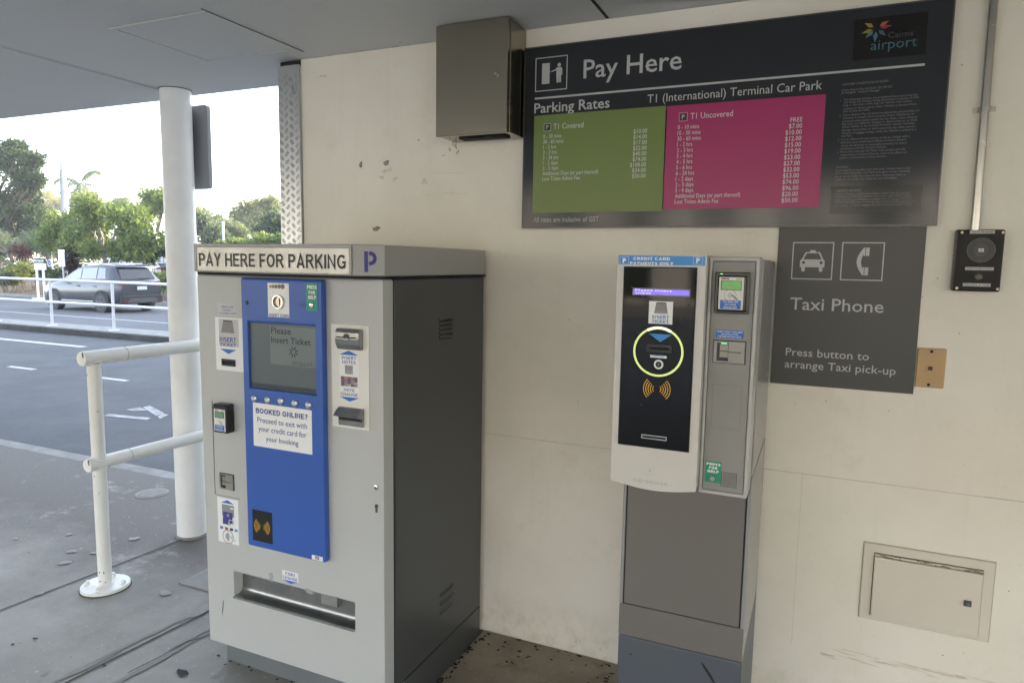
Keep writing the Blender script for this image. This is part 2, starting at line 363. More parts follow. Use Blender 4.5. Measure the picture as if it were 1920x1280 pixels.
# ------------------------------------------------------------------ ground, roads, kerbs (the setting)
def ground_material(name, base, dark, scale, speck, rough=.85, grad=None, stain=None):
    M = bpy.data.materials.new(name); M.use_nodes = True; n = M.node_tree.nodes; l = M.node_tree.links
    b = n['Principled BSDF']; b.inputs['Roughness'].default_value = rough
    g = n.new('ShaderNodeNewGeometry'); pos = g.outputs['Position']
    def noise(sc, det=6, ro=.6):
        z = n.new('ShaderNodeTexNoise'); z.inputs['Scale'].default_value = sc; z.inputs['Detail'].default_value = det
        z.inputs['Roughness'].default_value = ro; l.new(pos, z.inputs['Vector']); return z.outputs['Fac']
    def ramp(v, a, bb, c0=(0,0,0,1), c1=(1,1,1,1)):
        r = n.new('ShaderNodeValToRGB'); r.color_ramp.elements[0].position = a; r.color_ramp.elements[1].position = bb
        r.color_ramp.elements[0].color = c0; r.color_ramp.elements[1].color = c1; l.new(v, r.inputs[0]); return r.outputs[0]
    def mix(f, a, c, mode='MIX'):
        x = n.new('ShaderNodeMix'); x.data_type = 'RGBA'; x.blend_type = mode
        if hasattr(f, 'links') or hasattr(f, 'is_linked'): l.new(f, x.inputs[0])
        else: x.inputs[0].default_value = f
        for v, i in ((a, 6), (c, 7)):
            if isinstance(v, tuple): x.inputs[i].default_value = (*v, 1)
            else: l.new(v, x.inputs[i])
        return x.outputs[2]
    colr = mix(ramp(noise(scale), .38, .66), dark, base)
    if grad:                                           # tracked-in dirt that thickens towards the kerb
        sp = n.new('ShaderNodeSeparateXYZ'); l.new(pos, sp.inputs[0])
        mr = n.new('ShaderNodeMapRange'); mr.inputs['From Min'].default_value = grad[0]; mr.inputs['From Max'].default_value = grad[1]
        l.new(sp.outputs['Y'], mr.inputs['Value'])
        ad = n.new('ShaderNodeMath'); ad.operation = 'MULTIPLY_ADD'; l.new(noise(2.4, 8, .7), ad.inputs[0])
        ad.inputs[1].default_value = 0.7; l.new(mr.outputs[0], ad.inputs[2])
        colr = mix(ramp(ad.outputs[0], .45, 1.25), colr, grad[2])
    if stain: colr = mix(ramp(noise(2.7, 8, .7), .57, .70), colr, stain)
    colr = mix(ramp(noise(speck, 2, .5), .66, .80), colr, tuple(min(1, c*1.35+.02) for c in base))
    colr = mix(ramp(noise(speck*.7, 2, .5), .70, .80), colr, tuple(c*.35 for c in dark))
    l.new(colr, b.inputs['Base Color'])
    bp = n.new('ShaderNodeBump'); bp.inputs['Strength'].default_value = .25; bp.inputs['Distance'].default_value = .004
    l.new(noise(speck*1.3, 3), bp.inputs['Height']); l.new(bp.outputs[0], b.inputs['Normal'])
    return M
PAVE = ground_material('concrete_pavement', (.36,.338,.302), (.275,.256,.226), 2.2, 60, .7, grad=(1.55, 3.2, (.098,.086,.073)), stain=(.33,.315,.29))
INNER = ground_material('stained_concrete', (.34,.285,.205), (.23,.19,.135), 3.5, 60, .65, stain=(.16,.10,.055))
ASPH = ground_material('asphalt', (.083,.087,.095), (.060,.063,.070), 1.6, 34, .85, stain=(.06,.062,.066))
ASPH2 = ground_material('asphalt_far', (.10,.104,.112), (.082,.085,.092), .5, 40, .85)
KERBM = ground_material('kerb_concrete', (.27,.27,.26), (.19,.19,.18), 5, 60)
KERBD = ground_material('kerb_face_stained', (.075,.075,.07), (.035,.035,.033), 3, 40)
MULCH = ground_material('mulch', (.09,.065,.05), (.035,.026,.02), 7, 22, .95)
GROUNDM = ground_material('verge', (.10,.11,.06), (.06,.06,.04), .8, 20, .95)
RPAINT = mat('road_paint', (.62,.63,.64), .7, vary=.35, vscale=14, col2=(.30,.31,.32))

def struct(name, mb, bevel=0): o = mb.build(name, bevel=bevel); o['kind'] = 'structure'; return o
b = MB(); b.add([(-210,-50,-1.6), (70,-50,-1.6), (70,200,-1.6), (-210,200,-1.6)], [(0,1,2,3)], GROUNDM); struct('ground', b)
KY = 3.42                                               # kerb line
b = MB()
b.box(-70, 40, -24.7, KY, -.5, 0, PAVE); struct('pavement', b)
jx0, jy0 = flo(817, 1280); 
b = MB(); b.add([(-1.245,1.95,.004), (-.3,1.95,.004), (-.3,2.556,.004), (-1.245,2.556,.004)], [(0,1,2,3)], INNER); struct('floor_patch', b)
b = MB()
x = -70.0
while x < -1:
    L = 2.4; b.box(x+.004, min(x+L-.004, 30), KY+.002, KY+.14, -.45, .0, KERBM); x += L
o = struct('kerb', b, .012)
def sheet(name, pts, m): q = MB(); q.add(pts, [(0,1,2,3)], m); return struct(name, q)
sheet('road', [(-120,KY+.13,-.13), (30,KY+.13,-.13), (30,9.75,-.13), (-120,9.75,-.13)], ASPH)
b = MB(); b.box(-120, 30, 9.86, 10.55, -.6, 0, KERBM); b.box(-120, 30, 9.78, 9.857, -.6, -.012, KERBD); struct('median', b)
b = MB()
b.add([(-140,10.5,-.13), (40,10.5,-.13), (40,16,-.30), (-140,16,-.30), (40,19.6,-.32), (-140,19.6,-.32)], [(0,1,2,3), (3,2,4,5)], ASPH2); struct('far_road', b)
b = MB(); b.box(-140, 40, 19.6, 19.75, -.8, -.2, KERBM); struct('far_kerb', b)
b = MB()
nx, ny = 60, 8
vs = [(-140+180*i/nx, 19.7+10*j/ny, -.22+(.12*math.sin(i*1.7+j)*math.sin(j*.9+.4*i) if 0 < j < ny else 0)+(.18 if j > 1 else 0)) for j in range(ny+1) for i in range(nx+1)]
b.add(vs, [(j*(nx+1)+i, j*(nx+1)+i+1, (j+1)*(nx+1)+i+1, (j+1)*(nx+1)+i) for j in range(ny) for i in range(nx)], MULCH, True); struct('garden_bed', b)
sheet('car_park', [(-160,29,-.35), (40,29,-.35), (40,75,-.35), (-160,75,-.35)], ASPH2)
# painted markings
z1 = -.126
def strip(q, x0, x1, y0, y1, z=z1): q.add([(x0,y0,z), (x1,y0,z), (x1,y1,z), (x0,y1,z)], [(0,1,2,3)], RPAINT)
b = MB(); strip(b, -60, -12.75, 8.50, 8.66); o = struct('edge_line', b)
b = MB()
for k in range(-6, 8): strip(b, -8.76-2.06*k-.62, -8.76-2.06*k, 6.44, 6.53)
struct('lane_dashes', b)
b = MB()
for seg in ([(195,779),(205,775),(283,783),(275,787)], [(235,768),(262,763),(277,769),(250,770)], [(268,763),(281,760),(308,774),(292,779)], [(295,780),(305,775),(316,777),(300,785)]):
    b.add([(*flo(px, py, z1), z1) for px, py in seg], [(0,1,2,3)], mat('worn_road_paint', (.50,.51,.52), .8, vary=.6, vscale=9, col2=(.12,.12,.125)))
struct('worn_arrow_marking', b)
b = MB(); zz = -.13-.17*(13.55-10.5)/5.5+.006
b.add([(-70,13.45,zz), (20,13.45,zz), (20,13.57,zz+.0-.003), (-70,13.57,zz-.003)], [(0,1,2,3)], RPAINT); struct('far_lane_line', b)
# pavement joints and marks
b = MB()
def groove(q, pts, wd, z=.004, m=DARK):
    for (a, c) in zip(pts[:-1], pts[1:]):
        a = Vector((*a, z)); c = Vector((*c, z)); d = (c-a).normalized(); nrm = Vector((-d.y, d.x, 0))*wd/2
        q.add([a-nrm, c-nrm, c+nrm, a+nrm], [(0,1,2,3)], m)
JOINT = mat('joint_dirt', (.045,.043,.04), .9)
CRACK = mat('patch_mortar', (.285,.275,.255), .9, vary=.25, vscale=30)
ja, jb = flo(0, 1145), flo(385, 995)
groove(b, [(ja[0]-3*(jb[0]-ja[0]), ja[1]-3*(jb[1]-ja[1])), jb, (jb[0]+.4, jb[1]+.3)], .009)
groove(b, [flo(30, 1328), flo(125, 1280), flo(250, 1217), flo(392, 1146)], .010, m=JOINT)
groove(b, [flo(240, 1262), flo(300, 1232), flo(345, 1206), flo(400, 1190)], .005, z=.0046, m=JOINT)
struct('pavement_joint', b)
def blob(q, c, rx, ry, z, m, seed, n=22, rough=.35, rot=0.0):
    r = random.Random(seed); pts = []
    ph = [r.uniform(0, 6.28) for _ in range(4)]
    for i in range(n):
        t = 2*math.pi*i/n; k = 1+rough*(.5*math.sin(2*t+ph[0])+.3*math.sin(3*t+ph[1])+.3*math.sin(5*t+ph[2])+.2*math.sin(7*t+ph[3]))
        u, v = rx*k*math.cos(t), ry*k*math.sin(t)
        pts.append((c[0]+u*math.cos(rot)-v*math.sin(rot), c[1]+u*math.sin(rot)+v*math.cos(rot), z))
    q.add(pts, [tuple(range(n))], m)
b = MB(); ang = math.atan2(flo(392,1146)[1]-flo(125,1280)[1], flo(392,1146)[0]-flo(125,1280)[0])
for i_, (px_, py_, rx_, ry_) in enumerate([(215,1222,.22,.014), (300,1180,.20,.016), (160,1252,.12,.012), (370,1148,.10,.02), (365,1193,.09,.012), (300,1236,.20,.010), (255,1262,.12,.012)]):
    blob(b, flo(px_, py_), rx_, ry_, .003+.0002*i_, CRACK, 3+i_, 44, .6, ang)
struct('mortar_smear', b)
GUM = mat('gum_spot', (.30,.29,.27), .9); GUMD = mat('dark_spot', (.03,.028,.026), .9)
b = MB()
for i, (px, py, s) in enumerate([(252,1010,.03), (175,1037,.018), (135,1034,.025), (122,1055,.03), (130,1002,.018), (310,1112,.03), (75,1113,.02), (84,1262,.014), (403,1267,.012), (30,1010,.015), (60,1020,.01)]):
    blob(b, flo(px, py), s, s*.8, .0042, GUM, 20+i, 12)
for i, (px, py, s) in enumerate([(342,1262,.030), (195,1248,.012), (24,1209,.010), (66,1198,.012), (410,1230,.010)]):
    blob(b, flo(px, py), s, s*.6, .0045, GUMD, 40+i, 12)
rr = random.Random(5)
for i in range(45):
    blob(b, (rr.uniform(-1.22,-.55), 2.55-abs(rr.gauss(0,.10))), rr.uniform(.003,.011), rr.uniform(.003,.008), .0062+.00002*i, GUMD, 60+i, 8)
for i in range(40):
    yy = rr.uniform(1.9, 2.5); blob(b, (-1.24+abs(rr.gauss(0,.012)), yy), rr.uniform(.003,.009), rr.uniform(.005,.014), .0078+.00002*i, GUMD, 160+i, 8)
for i in range(18):
    blob(b, (rr.uniform(-2.08,-1.5), 1.905-abs(rr.gauss(0,.02))), rr.uniform(.003,.008), rr.uniform(.003,.007), .0088+.00002*i, GUMD, 260+i, 8)
struct('floor_spots', b)
o = None
# utility cover set in the pavement, and the drain frame half behind the machine
px, py = flo(285, 925)
q = MB(); n = 26
q.cyl((px,py,-.02), (px,py,.004), .105, .105, CRACK, 28); q.cyl((px,py,.004), (px,py,.0065), .085, .085, mat('cover_grey', (.13,.122,.112), .75, vary=.4, vscale=25, col2=(.24,.23,.215)), 28)
tag(q.build('utility_cover'), 'small round pale cover set in pavement near the kerb', 'utility cover')
c0 = flo(335, 1090); c1 = flo(405, 1062)
dr = thing('drain', 'dark iron drain grate in a mortar surround beside grey pay machine', 'drain', (-2.45,2.6,0))
q = MB(); q.box(-2.80, -2.1, 2.295, 2.95, -.02, .006, CRACK); q.build('surround', dr)
IRON = mat('drain_iron', (.03,.028,.03), .55, metal=.5)
q = MB()
for k in range(12): q.box(-2.72+k*.04, -2.70+k*.04, 2.46, 2.82, .0062, .013, IRON)
q.box(-2.745, -2.2, 2.43, 2.458, .0062, .0135, IRON); q.box(-2.745, -2.722, 2.459, 2.85, .0062, .0135, IRON); q.box(-2.720, -2.2, 2.4585, 2.82, .0061, .0068, DARK)
q.build('grate', dr)

# ------------------------------------------------------------------ building with the cream wall
WY = 2.56
bl = thing('building', 'cream rendered wall of the building behind both pay machines, chipped and scuffed', 'building', (0, WY, 0))
q = MB(); q.box(-2.205, 24, WY, 34, 0, 2.498, WALLM); q.box(-2.0, 24, WY+.6, 34, 2.75, 10.5, WALLM); q.box(-1.9, 24, 34.2, 78, 0, 26, WALLM); WALLQ = q  # unseen upper block and taller rear block, added to shade the road and car
def wline(q, pts, wd, m, dy=.0012):
    P = [at(WY, *p) for p in pts]
    for a, c in zip(P[:-1], P[1:]):
        dx, dz = c[0]-a[0], c[1]-a[1]; L = math.hypot(dx, dz); nx_, nz_ = -dz/L*wd/2, dx/L*wd/2
        q.add([(a[0]-nx_, WY-dy, a[1]-nz_), (c[0]-nx_, WY-dy, c[1]-nz_), (c[0]+nx_, WY-dy, c[1]+nz_), (a[0]+nx_, WY-dy, a[1]+nz_)], [(0,1,2,3)], m)
q = MB(); z = at(WY, 1000, 823)[1]; rj = random.Random(21); xj = -1.25
while xj < 2.2:
    L_ = rj.uniform(.03,.22); q.box(xj, xj+L_, WY-.0014, WY, z-rj.uniform(.0006,.0012), z+rj.uniform(.0005,.0014), rj.choice([GRIME, mat('faint_joint', (.54,.50,.41), .8), mat('faint_joint', (.54,.50,.41), .8)])); xj += L_
q.build('wall_joint', bl)
q = MB(); x = at(WY, 1500, 960)[0]; q.box(x-.0005, x+.0005, WY-.0013, WY, .25, z-.002, mat('faint_joint', (.54,.50,.41), .8)); q.build('wall_joint', bl)
x = at(WY, 628, 400)[0]
PATCHM = wall_material('newer_paint_patch', (.85,.80,.705))
q = MB(); q.box(x, -1.30, WY-.0018, WY, 1.35, at(WY, 628, 335)[1], PATCHM); q.build('paint_patch', bl)
def wblob(q, px, py, rx, rz, m, seed, dy=.003, rough=.4, n=18, rot=0):
    c = at(WY, px, py); t = MB(); blob(t, c, rx, rz, 0, m, seed, n, rough, rot)
    q.add([(v[0], WY-dy, v[1]) for v in t.v], [tuple(range(n))], m)
EDGE = mat('chip_edge', (.12,.105,.085), .9)
for i, (px, py, rx, rz) in enumerate([(677,309,.008,.011), (725,306,.012,.012), (706,429,.020,.009), (743,86,.016,.008), (786,263,.003,.003)]):
    q = MB(); wblob(q, px, py, rx, rz, EDGE, i, .0030); wblob(q, px-.8, py+.8, rx*.82, rz*.80, PLASTER, i, .0036); q.build('paint_chip', bl)
q = WALLQ; rr = random.Random(11)
for i in range(80):
    px = rr.uniform(575, 1900); py = rr.uniform(60, 1250)
    s = rr.choice([.0012,.0015,.002,.0025]); wblob(q, px, py, s, s*rr.uniform(.5,1.6), GRIME if i % 3 else EDGE, i+300, .0022+.000004*i, .5, 8)
SCUFF = mat('scuff', (.75,.685,.575), .7, vary=.2, vscale=50, col2=(.64,.58,.48))
for i in range(16):
    t = i/15; px = 1535+t*300+rr.uniform(-14,14); py = 1212+t*65+rr.uniform(-10,16)
    wblob(q, px, py, rr.uniform(.012,.045), rr.uniform(.0012,.004), SCUFF if i % 7 else mat('faint_joint', (.54,.50,.41), .8), 500+i, .0030+.00002*i, .8, 20, -.05)
for (pts, wd) in [([(800,366),(838,362),(880,364)], .0022), ([(815,325),(845,324),(872,325)], .0015), ([(600,145),(606,142)], .004), ([(608,145),(613,142)], .004), ([(830,293),(835,291)], .003)]:
    wline(q, pts, wd, SCUFF if wd < .003 else GRIME, .0033)
for i in range(4):
    px = 790+rr.gauss(0,38); py = 345+rr.gauss(0,26)
    wblob(q, px, py, rr.uniform(.006,.03), rr.uniform(.003,.010), SCUFF, 700+i, .0024+.00002*i, .8, 16, rr.uniform(-.3,.3))
for i in range(7):
    px = 852+rr.gauss(0,5)+i*.7; py = 268+i*3.2
    wblob(q, px, py, rr.uniform(.002,.006), rr.uniform(.004,.010), GRIME, 800+i, .0026+.00002*i, .7, 12)
q.build('wall', bl)
for px, py in ((1079,1202), (1126,1215)):
    x, z = at(WY, px, py); q = MB(); q.knob(x, z, .0065, WY-.006, WY, WHITE, 14, .002); q.build('bolt_head', bl)
# checker plate corner guard
cg = thing('corner_guard', 'bright aluminium checker plate guard on the end of cream wall', 'corner guard', (-2.27, 2.55, 0))
q = MB(); q.box(-2.328, -2.207, 2.545, 2.556, .01, 2.475, CHECK); q.box(-2.328, -2.322, 2.556, 3.4, .01, 2.475, CHECK)
for i in range(0, 70):
    for j in range(4):
        cx = -2.313+j*.0305; cz = .03+i*.0345+(.017 if j % 2 else 0); sg = 1 if (i*2+j) % 2 == 0 else -1
        d = Vector((.7071, 0, .7071*sg)); p = Vector((-.7071*sg, 0, .7071))
        if not .03 < cz < 2.45: continue
        for k in range(-2, 3):
            L_ = .0105 if abs(k) < 2 else .0085; c_ = Vector((cx, 2.545, cz))+p*(k*.0052)
            a = c_-d*L_; e_ = c_+d*L_; f_ = Vector((0,-.0022,0)); wv = p*.0015
            if min(a.x, e_.x) < -2.327 or max(a.x, e_.x) > -2.208: continue
            q.add([a, c_-wv, e_, c_+wv, c_+f_-d*L_*.5, c_+f_+d*L_*.5], [(0,1,4), (1,5,4), (1,2,5), (2,3,5), (3,4,5), (3,0,4)], CHECK)
q.build('plate', cg)
for pz in (2.38, 2.10, 1.73):
    q = MB(); q.knob(-2.216, pz, .005, 2.541, 2.546, STEEL, 12); q.build('screw', cg)
q = MB(); q.box(-2.325, -2.21, 2.56, 2.58, 2.478, 2.497, DARK); q.build('top_gap', cg)

# ------------------------------------------------------------------ canopy
cn = thing('canopy', 'pale grey flat canopy soffit with hatch over the pay machines', 'canopy', (-2, 0, 2.5))
SOFQ = MB(); SOFQ.box(-3.318, 14, -3.1, 2.90, 2.50, 2.72, CEIL)
q = MB(); q.box(-40, -3.330, -3.1, 2.925, 2.50, 2.72, CEIL); q.build('soffit_panel', cn)
q = MB(); q.box(-3.328, -3.320, -3.1, 2.9, 2.503, 2.7, DARK); q.build('soffit_joint', cn)
q = MB(); q.box(-.775, -.763, -3.1, 2.555, 2.4985, 2.4995, DARK); q.build('soffit_joint', cn)
q = MB(); q.box(-3.300, -3.297, -3.1, 2.85, 2.499, 2.4997, GRIME); q.build('soffit_joint', cn)
hx0, hx1, hy0, hy1 = -2.636, -2.112, 1.943, 2.44
q = MB(); e = .022
fr = [(hx0,hx1,hy0,hy0+e), (hx0,hx1,hy1-e,hy1), (hx0,hx0+e,hy0+e+.0005,hy1-e-.0005), (hx1-e,hx1,hy0+e+.0005,hy1-e-.0005)]
for a, c, d, f_ in fr: q.box(a, c, d, f_, 2.494, 2.4995, CEIL)
q.box(hx1-.0005, hx1+.0015, hy0-.02, hy1+.03, 2.4975, 2.4996, DARK); q.box(hx0, hx1-.004, hy0-.003, hy0-.0015, 2.4976, 2.4997, GRIME)
hf = q.build('access_hatch', cn)
q = MB(); q.box(hx0+e+.004, hx1-e-.004, hy0+e+.004, hy1-e-.004, 2.4960, 2.4994, CEIL); q.build('hatch_panel', hf)
q = SOFQ; rr = random.Random(3)
for i in range(60):
    t = MB(); blob(t, (rr.uniform(-5,-.5), rr.uniform(.8,2.85)), rr.uniform(.002,.007), rr.uniform(.002,.005), 2.4988-.000003*i, GRIME if i % 3 else EDGE, 900+i, 8); q.add(t.v, t.f, t.mats[0])
q.build('soffit_panel', cn)

# round column with its sign
cc = (-3.245, 2.765)
c = thing('column', 'round white painted column standing between handrail and grey pay machine', 'column', (*cc, 0))
q = MB(); q.cyl((*cc,.012), (*cc,2.498), .0795, .0795, COLW, 40); q.build('shaft', c)
q = MB(); q.cyl((*cc,.0), (*cc,.012), .088, .084, CRACK, 40); q.build('base_grout', c)
q = MB(); rr = random.Random(2)
q.cyl((*cc,2.4965), (*cc,2.4992), .083, .083, DARK, 40); q.build('top_joint', c)
cs = thing('column_sign', 'grey back of a rounded sign fixed to the white column', 'sign', (-3.17, 2.85, 2.2))
x0, z0 = -3.33, 1.983; x1, z1_ = -3.130, 2.437; r = .02; pts = []
for (ax_, az, a0) in ((x1-r, z0+r, -90), (x1-r, z1_-r, 0), (x0+r, z1_-r, 90), (x0+r, z0+r, 180)):
    for k in range(5): t = R(a0+22.5*k); pts.append((ax_+r*math.cos(t), az+r*math.sin(t)))
q = MB(); q.prism(pts, 2.868, 2.892, mat('sign_back_grey', (.30,.31,.335), .45, vary=.06), True); q.build('sign_panel', cs)
q = MB(); q.box(-3.26, -3.235, 2.84, 2.8675, 2.08, 2.34, GALV); q.build('bracket', cs)

# near handrail
hx, hy = -3.084, 2.116
h = thing('handrail', 'white tubular handrail with flanged foot beside the grey pay machine', 'handrail', (hx, hy, 0))
HR = mat('handrail_paint', (.86,.85,.80), .40, vary=.10, vscale=9, bump=.06, bscale=30)
q = MB(); q.cyl((hx,hy,.018), (hx,hy,1.10), .030, .030, HR, 28); q.cyl((hx,hy,.018), (hx,hy,.034), .040, .031, HR, 28); POSTQ = q
q = MB(); q.cyl((hx,hy,0.003), (hx,hy,.018), .108, .106, HR, 40); q.cyl((hx,hy,-.002), (hx,hy,.004), .113, .111, mat('mossy_edge', (.06,.06,.03), .9), 40); q.build('base_plate', h)
for k in range(4):
    t = R(30+90*k); bx, by = hx+.082*math.cos(t), hy+.082*math.sin(t)
    q = MB(); q.cyl((bx,by,.018), (bx,by,.030), .011, .011, HR, 6); q.cyl((bx,by,.030), (bx,by,.037), .006, .006, HR, 10); q.build('bolt', h)
for zc, rr_ in ((1.128, .034), (.622, .031)):
    q = MB(); q.cyl((hx,hy-.055,zc), (hx,hy+2.0 if False else 3.30,zc-.006), rr_, rr_, HR, 28)
    q.cyl((hx,hy+.155,zc-.0005), (hx,hy+.158,zc-.0005), rr_+.0006, rr_+.0006, GRIME, 28)
    ro = q.build('rail', h)
    q = MB(); q.cyl((hx,hy-.058,zc), (hx,hy-.0555,zc), rr_*.98, rr_*.99, HR, 28)
    t = MB(); blob(t, (hx+.012,zc+.018), .006, .012, 0, EDGE, 5, 12, .5); q.add([(v[0], hy-.0592, v[1]) for v in t.v], t.f, EDGE); q.build('end_cap', ro)
for zc, rr_ in ((1.128, .034), (.622, .031)):
    q = MB()
    for i in range(20):
        t0 = 2*math.pi*i/20; t1 = 2*math.pi*(i+1)/20
        for sg_ in ((-1, 1) if zc < 1 else (-1,)):
            def wp(t_): return (hx+.032*math.cos(t_), hy+.032*math.sin(t_), zc+sg_*math.sqrt(max(.0001, rr_**2-(.030*math.cos(t_))**2))*1.0)
            q.cyl(wp(t0), wp(t1), .0042, .0042, HR, 6)
    q.build('weld', h)
q = POSTQ; rr = random.Random(17); CHIP = mat('paint_chip_dark', (.10,.085,.07), .8)
for i in range(16):
    ang_ = rr.uniform(-2.6, -.4); zz_ = rr.uniform(.05, 1.05) if i > 5 else rr.uniform(.035, .10)
    c_ = Vector((hx+.0303*math.cos(ang_), hy+.0303*math.sin(ang_), zz_)); tq = Vector((-math.sin(ang_), math.cos(ang_), 0)); sz_ = rr.uniform(.0015,.0045)
    n_ = 8; q.add([c_+tq*(sz_*math.cos(6.283*k/n_)*rr.uniform(.6,1.2))+Vector((0,0,sz_*1.3*math.sin(6.283*k/n_)*rr.uniform(.6,1.2))) for k in range(n_)], [tuple(range(n_))], CHIP)
q.build('post', h)
q = MB(); q.cyl((hx,3.27,0), (hx,3.27,1.09), .030, .030, HR, 24); q.build('post', h)

# ------------------------------------------------------------------ PAY MACHINE
MB.block = True
pm = thing('pay_machine', 'large light grey pay machine with blue panel and dark grey side', 'pay machine', (-1.65, 2.16, 0))
XR, XL, YD = -1.247, -2.046, 1.806
q = MB(); q.box(XL+.004, XR, 1.872, 2.518, .1365, 1.542, DGREY); q.box(XL+.004, XR, 1.9305, 2.518, 0, .1345, DGREY); cab = q.build('cabinet', pm, .004)
q = MB(); q.box(XL+.02, XR-.012, 1.8625, 1.8715, .15, 1.54, DARK); q.build('door_seal', pm)
q = MB(); q.box(-2.08, XR-.001, 1.915, 1.930, 0, .1345, PLINTH); q.build('plinth', pm, .003)
tl = at(YD, 438, 1071); brr = at(YD, 666, 1183)
tx0, tx1, tz0, tz1 = tl[0], brr[0], brr[1]+.002, tl[1]
q = MB(); q.frame(XL, XR, .150, 1.542, tx0, tx1, tz0, tz1, YD, 1.862, LGREY); DOORQ = q
# coin tray
q = MB(); n = 10; prof = [(YD+.002, tz0+.006), (YD+.0015, tz0+.001)]
prof = [(YD-.004, tz0+.004), (YD+.003, tz0+.006)]+[(YD+.003+.038*math.sin(R(90*k/n)), tz0+.006-.004*math.sin(R(180*k/n))+.022*(1-math.cos(R(90*k/n)))) for k in range(1, n+1)]+[(YD+.0425, tz1+.012)]
vs = [(xx, p[0], p[1]) for xx in (tx0+.001, tx1-.001) for p in prof]; k = len(prof)
q.add(vs, [(i, k+i, k+i+1, i+1) for i in range(k-1)], mat('tray_steel', (.40,.395,.385), .30, metal=1, vary=.3, vscale=18), True)
q.box(tx0, tx1, YD-.006, YD+.001, tz0-.002, tz0+.005, CHROME)
q.build('coin_tray', pm)
q = MB(); a = at(YD, 595, 1117); c2 = at(YD, 625, 1138); q.plate(a[0], c2[0], c2[1]-.01, a[1]+.01, YD+.02, .03, STEEL); q.build('coin_chute', pm)
q = MB(); t = MB()
q.add([(x_, YD+.058, z_) for x_, z_ in [(tx0+.12,tz1-.01), (tx0+.2,tz1-.006), (tx0+.2,tz1+.004), (tx0+.12,tz1+.004)]], [(0,1,2,3)], STEEL); q.build('tray_back', pm)
q = DOORQ
for px, py, rx, rz in ((509,1081,.012,.016), (580,1108,.018,.008)):
    t = MB(); blob(t, at(YD, px, py), rx, rz, 0, PLINTH, int(px), 14, .5); q.add([(v[0], YD-.0012, v[1]) for v in t.v], t.f, mat('worn_patch', (.33,.335,.33), .5))
xa, za = at(YD, 418, 1128)
t = MB(); blob(t, (xa, za-.02), .0022, .036, 0, EDGE, 4, 20, .3, -.15); q.add([(v[0], YD-.0012, v[1]) for v in t.v], t.f, mat('scratch', (.16,.16,.155), .6))
q.build('door', pm, .006, 3)
a = at(YD, 529.5, 1069); c_ = at(YD, 559.5, 1091); z0 = at(YD, 545, 1088)[1]; z1_ = at(YD, 545, 1071)[1]
q = MB(); q.plate(a[0], c_[0], z0, z1_, YD-.0012, .0010, STICK); xm = (a[0]+c_[0])/2; wd = c_[0]-a[0]
q.text('COIN', xm-wd*.30, xm+wd*.30, z0+(z1_-z0)*.55, (z1_-z0)*.33, YD-.0018, NAVY, .012); q.text('CHANGE', xm-wd*.46, xm+wd*.46, z0+(z1_-z0)*.10, (z1_-z0)*.33, YD-.0018, NAVY, .012)
q.poly([(a[0]+.002, z0-.0005), (xm, z0-.011), (c_[0]-.002, z0-.0005)], YD-.0012, PRINTB); q.build('coin_change_sticker', pm)
# cap
cap_pts = [(XL-.004,1.812), (-1.988,1.75), (-1.318,1.75), (XR+.004,1.812), (XR+.004,2.52), (XL-.004,2.52)]
q = MB(); q.prism_z(cap_pts, 1.551, 1.649, CAPG); cap = q.build('cap', pm, .004)
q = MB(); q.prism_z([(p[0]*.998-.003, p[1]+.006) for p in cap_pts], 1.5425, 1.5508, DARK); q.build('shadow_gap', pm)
q = MB(); YC = 1.75
q.frame(-1.987, -1.320, 1.553, 1.648, -1.975, -1.330, 1.5565, 1.6365, YC-.007, YC-.0005, CAPG); sf = q.build('sign_frame', pm, .002)
q = MB(); q.plate(-1.9745, -1.3305, 1.557, 1.636, YC-.0045, .004, mat('sign_acrylic', (.70,.665,.58), .12, coat=.4))
x0, z0 = at(YC-.0045, 374, 501.5); x1, _ = at(YC-.0045, 649, 503)
q.text('PAY HERE FOR PARKING', x0, x1, 1.5725, .044, YC-.0062, BLACK, .012); q.build('sign_face', pm)
# stencil P on the chamfer
q = MB(); u = Vector((XR+.004+1.318, 1.812-1.75, 0)).normalized(); nrm = Vector((u.y, -u.x, 0)); o0 = Vector((-1.318, 1.75, 0))
def chp(s_, z_, d=.0012): return o0+u*s_+nrm*d+Vector((0, 0, z_))
q.add([chp(.034,1.564), chp(.0455,1.564), chp(.0455,1.628), chp(.034,1.628)], [(0,1,2,3)], PURPLE)
pts = []
for k in range(13): t = R(90-180*k/12); pts.append((.053+.019*math.cos(t), 1.6065+.0215*math.sin(t)))
inn = []
for k in range(13): t = R(90-180*k/12); inn.append((.053+.008*math.cos(t), 1.6065+.0095*math.sin(t)))
pts = [(.0485,1.628)]+pts+[(.0485,1.585)]; inn = [(.0485,1.616)]+inn+[(.0485,1.597)]
vs = [chp(*p) for p in pts]+[chp(*p) for p in inn]; k = len(pts)
q.add(vs, [(i, i+1, k+i+1, k+i) for i in range(k-1)], PURPLE); q.build('parking_symbol', pm)
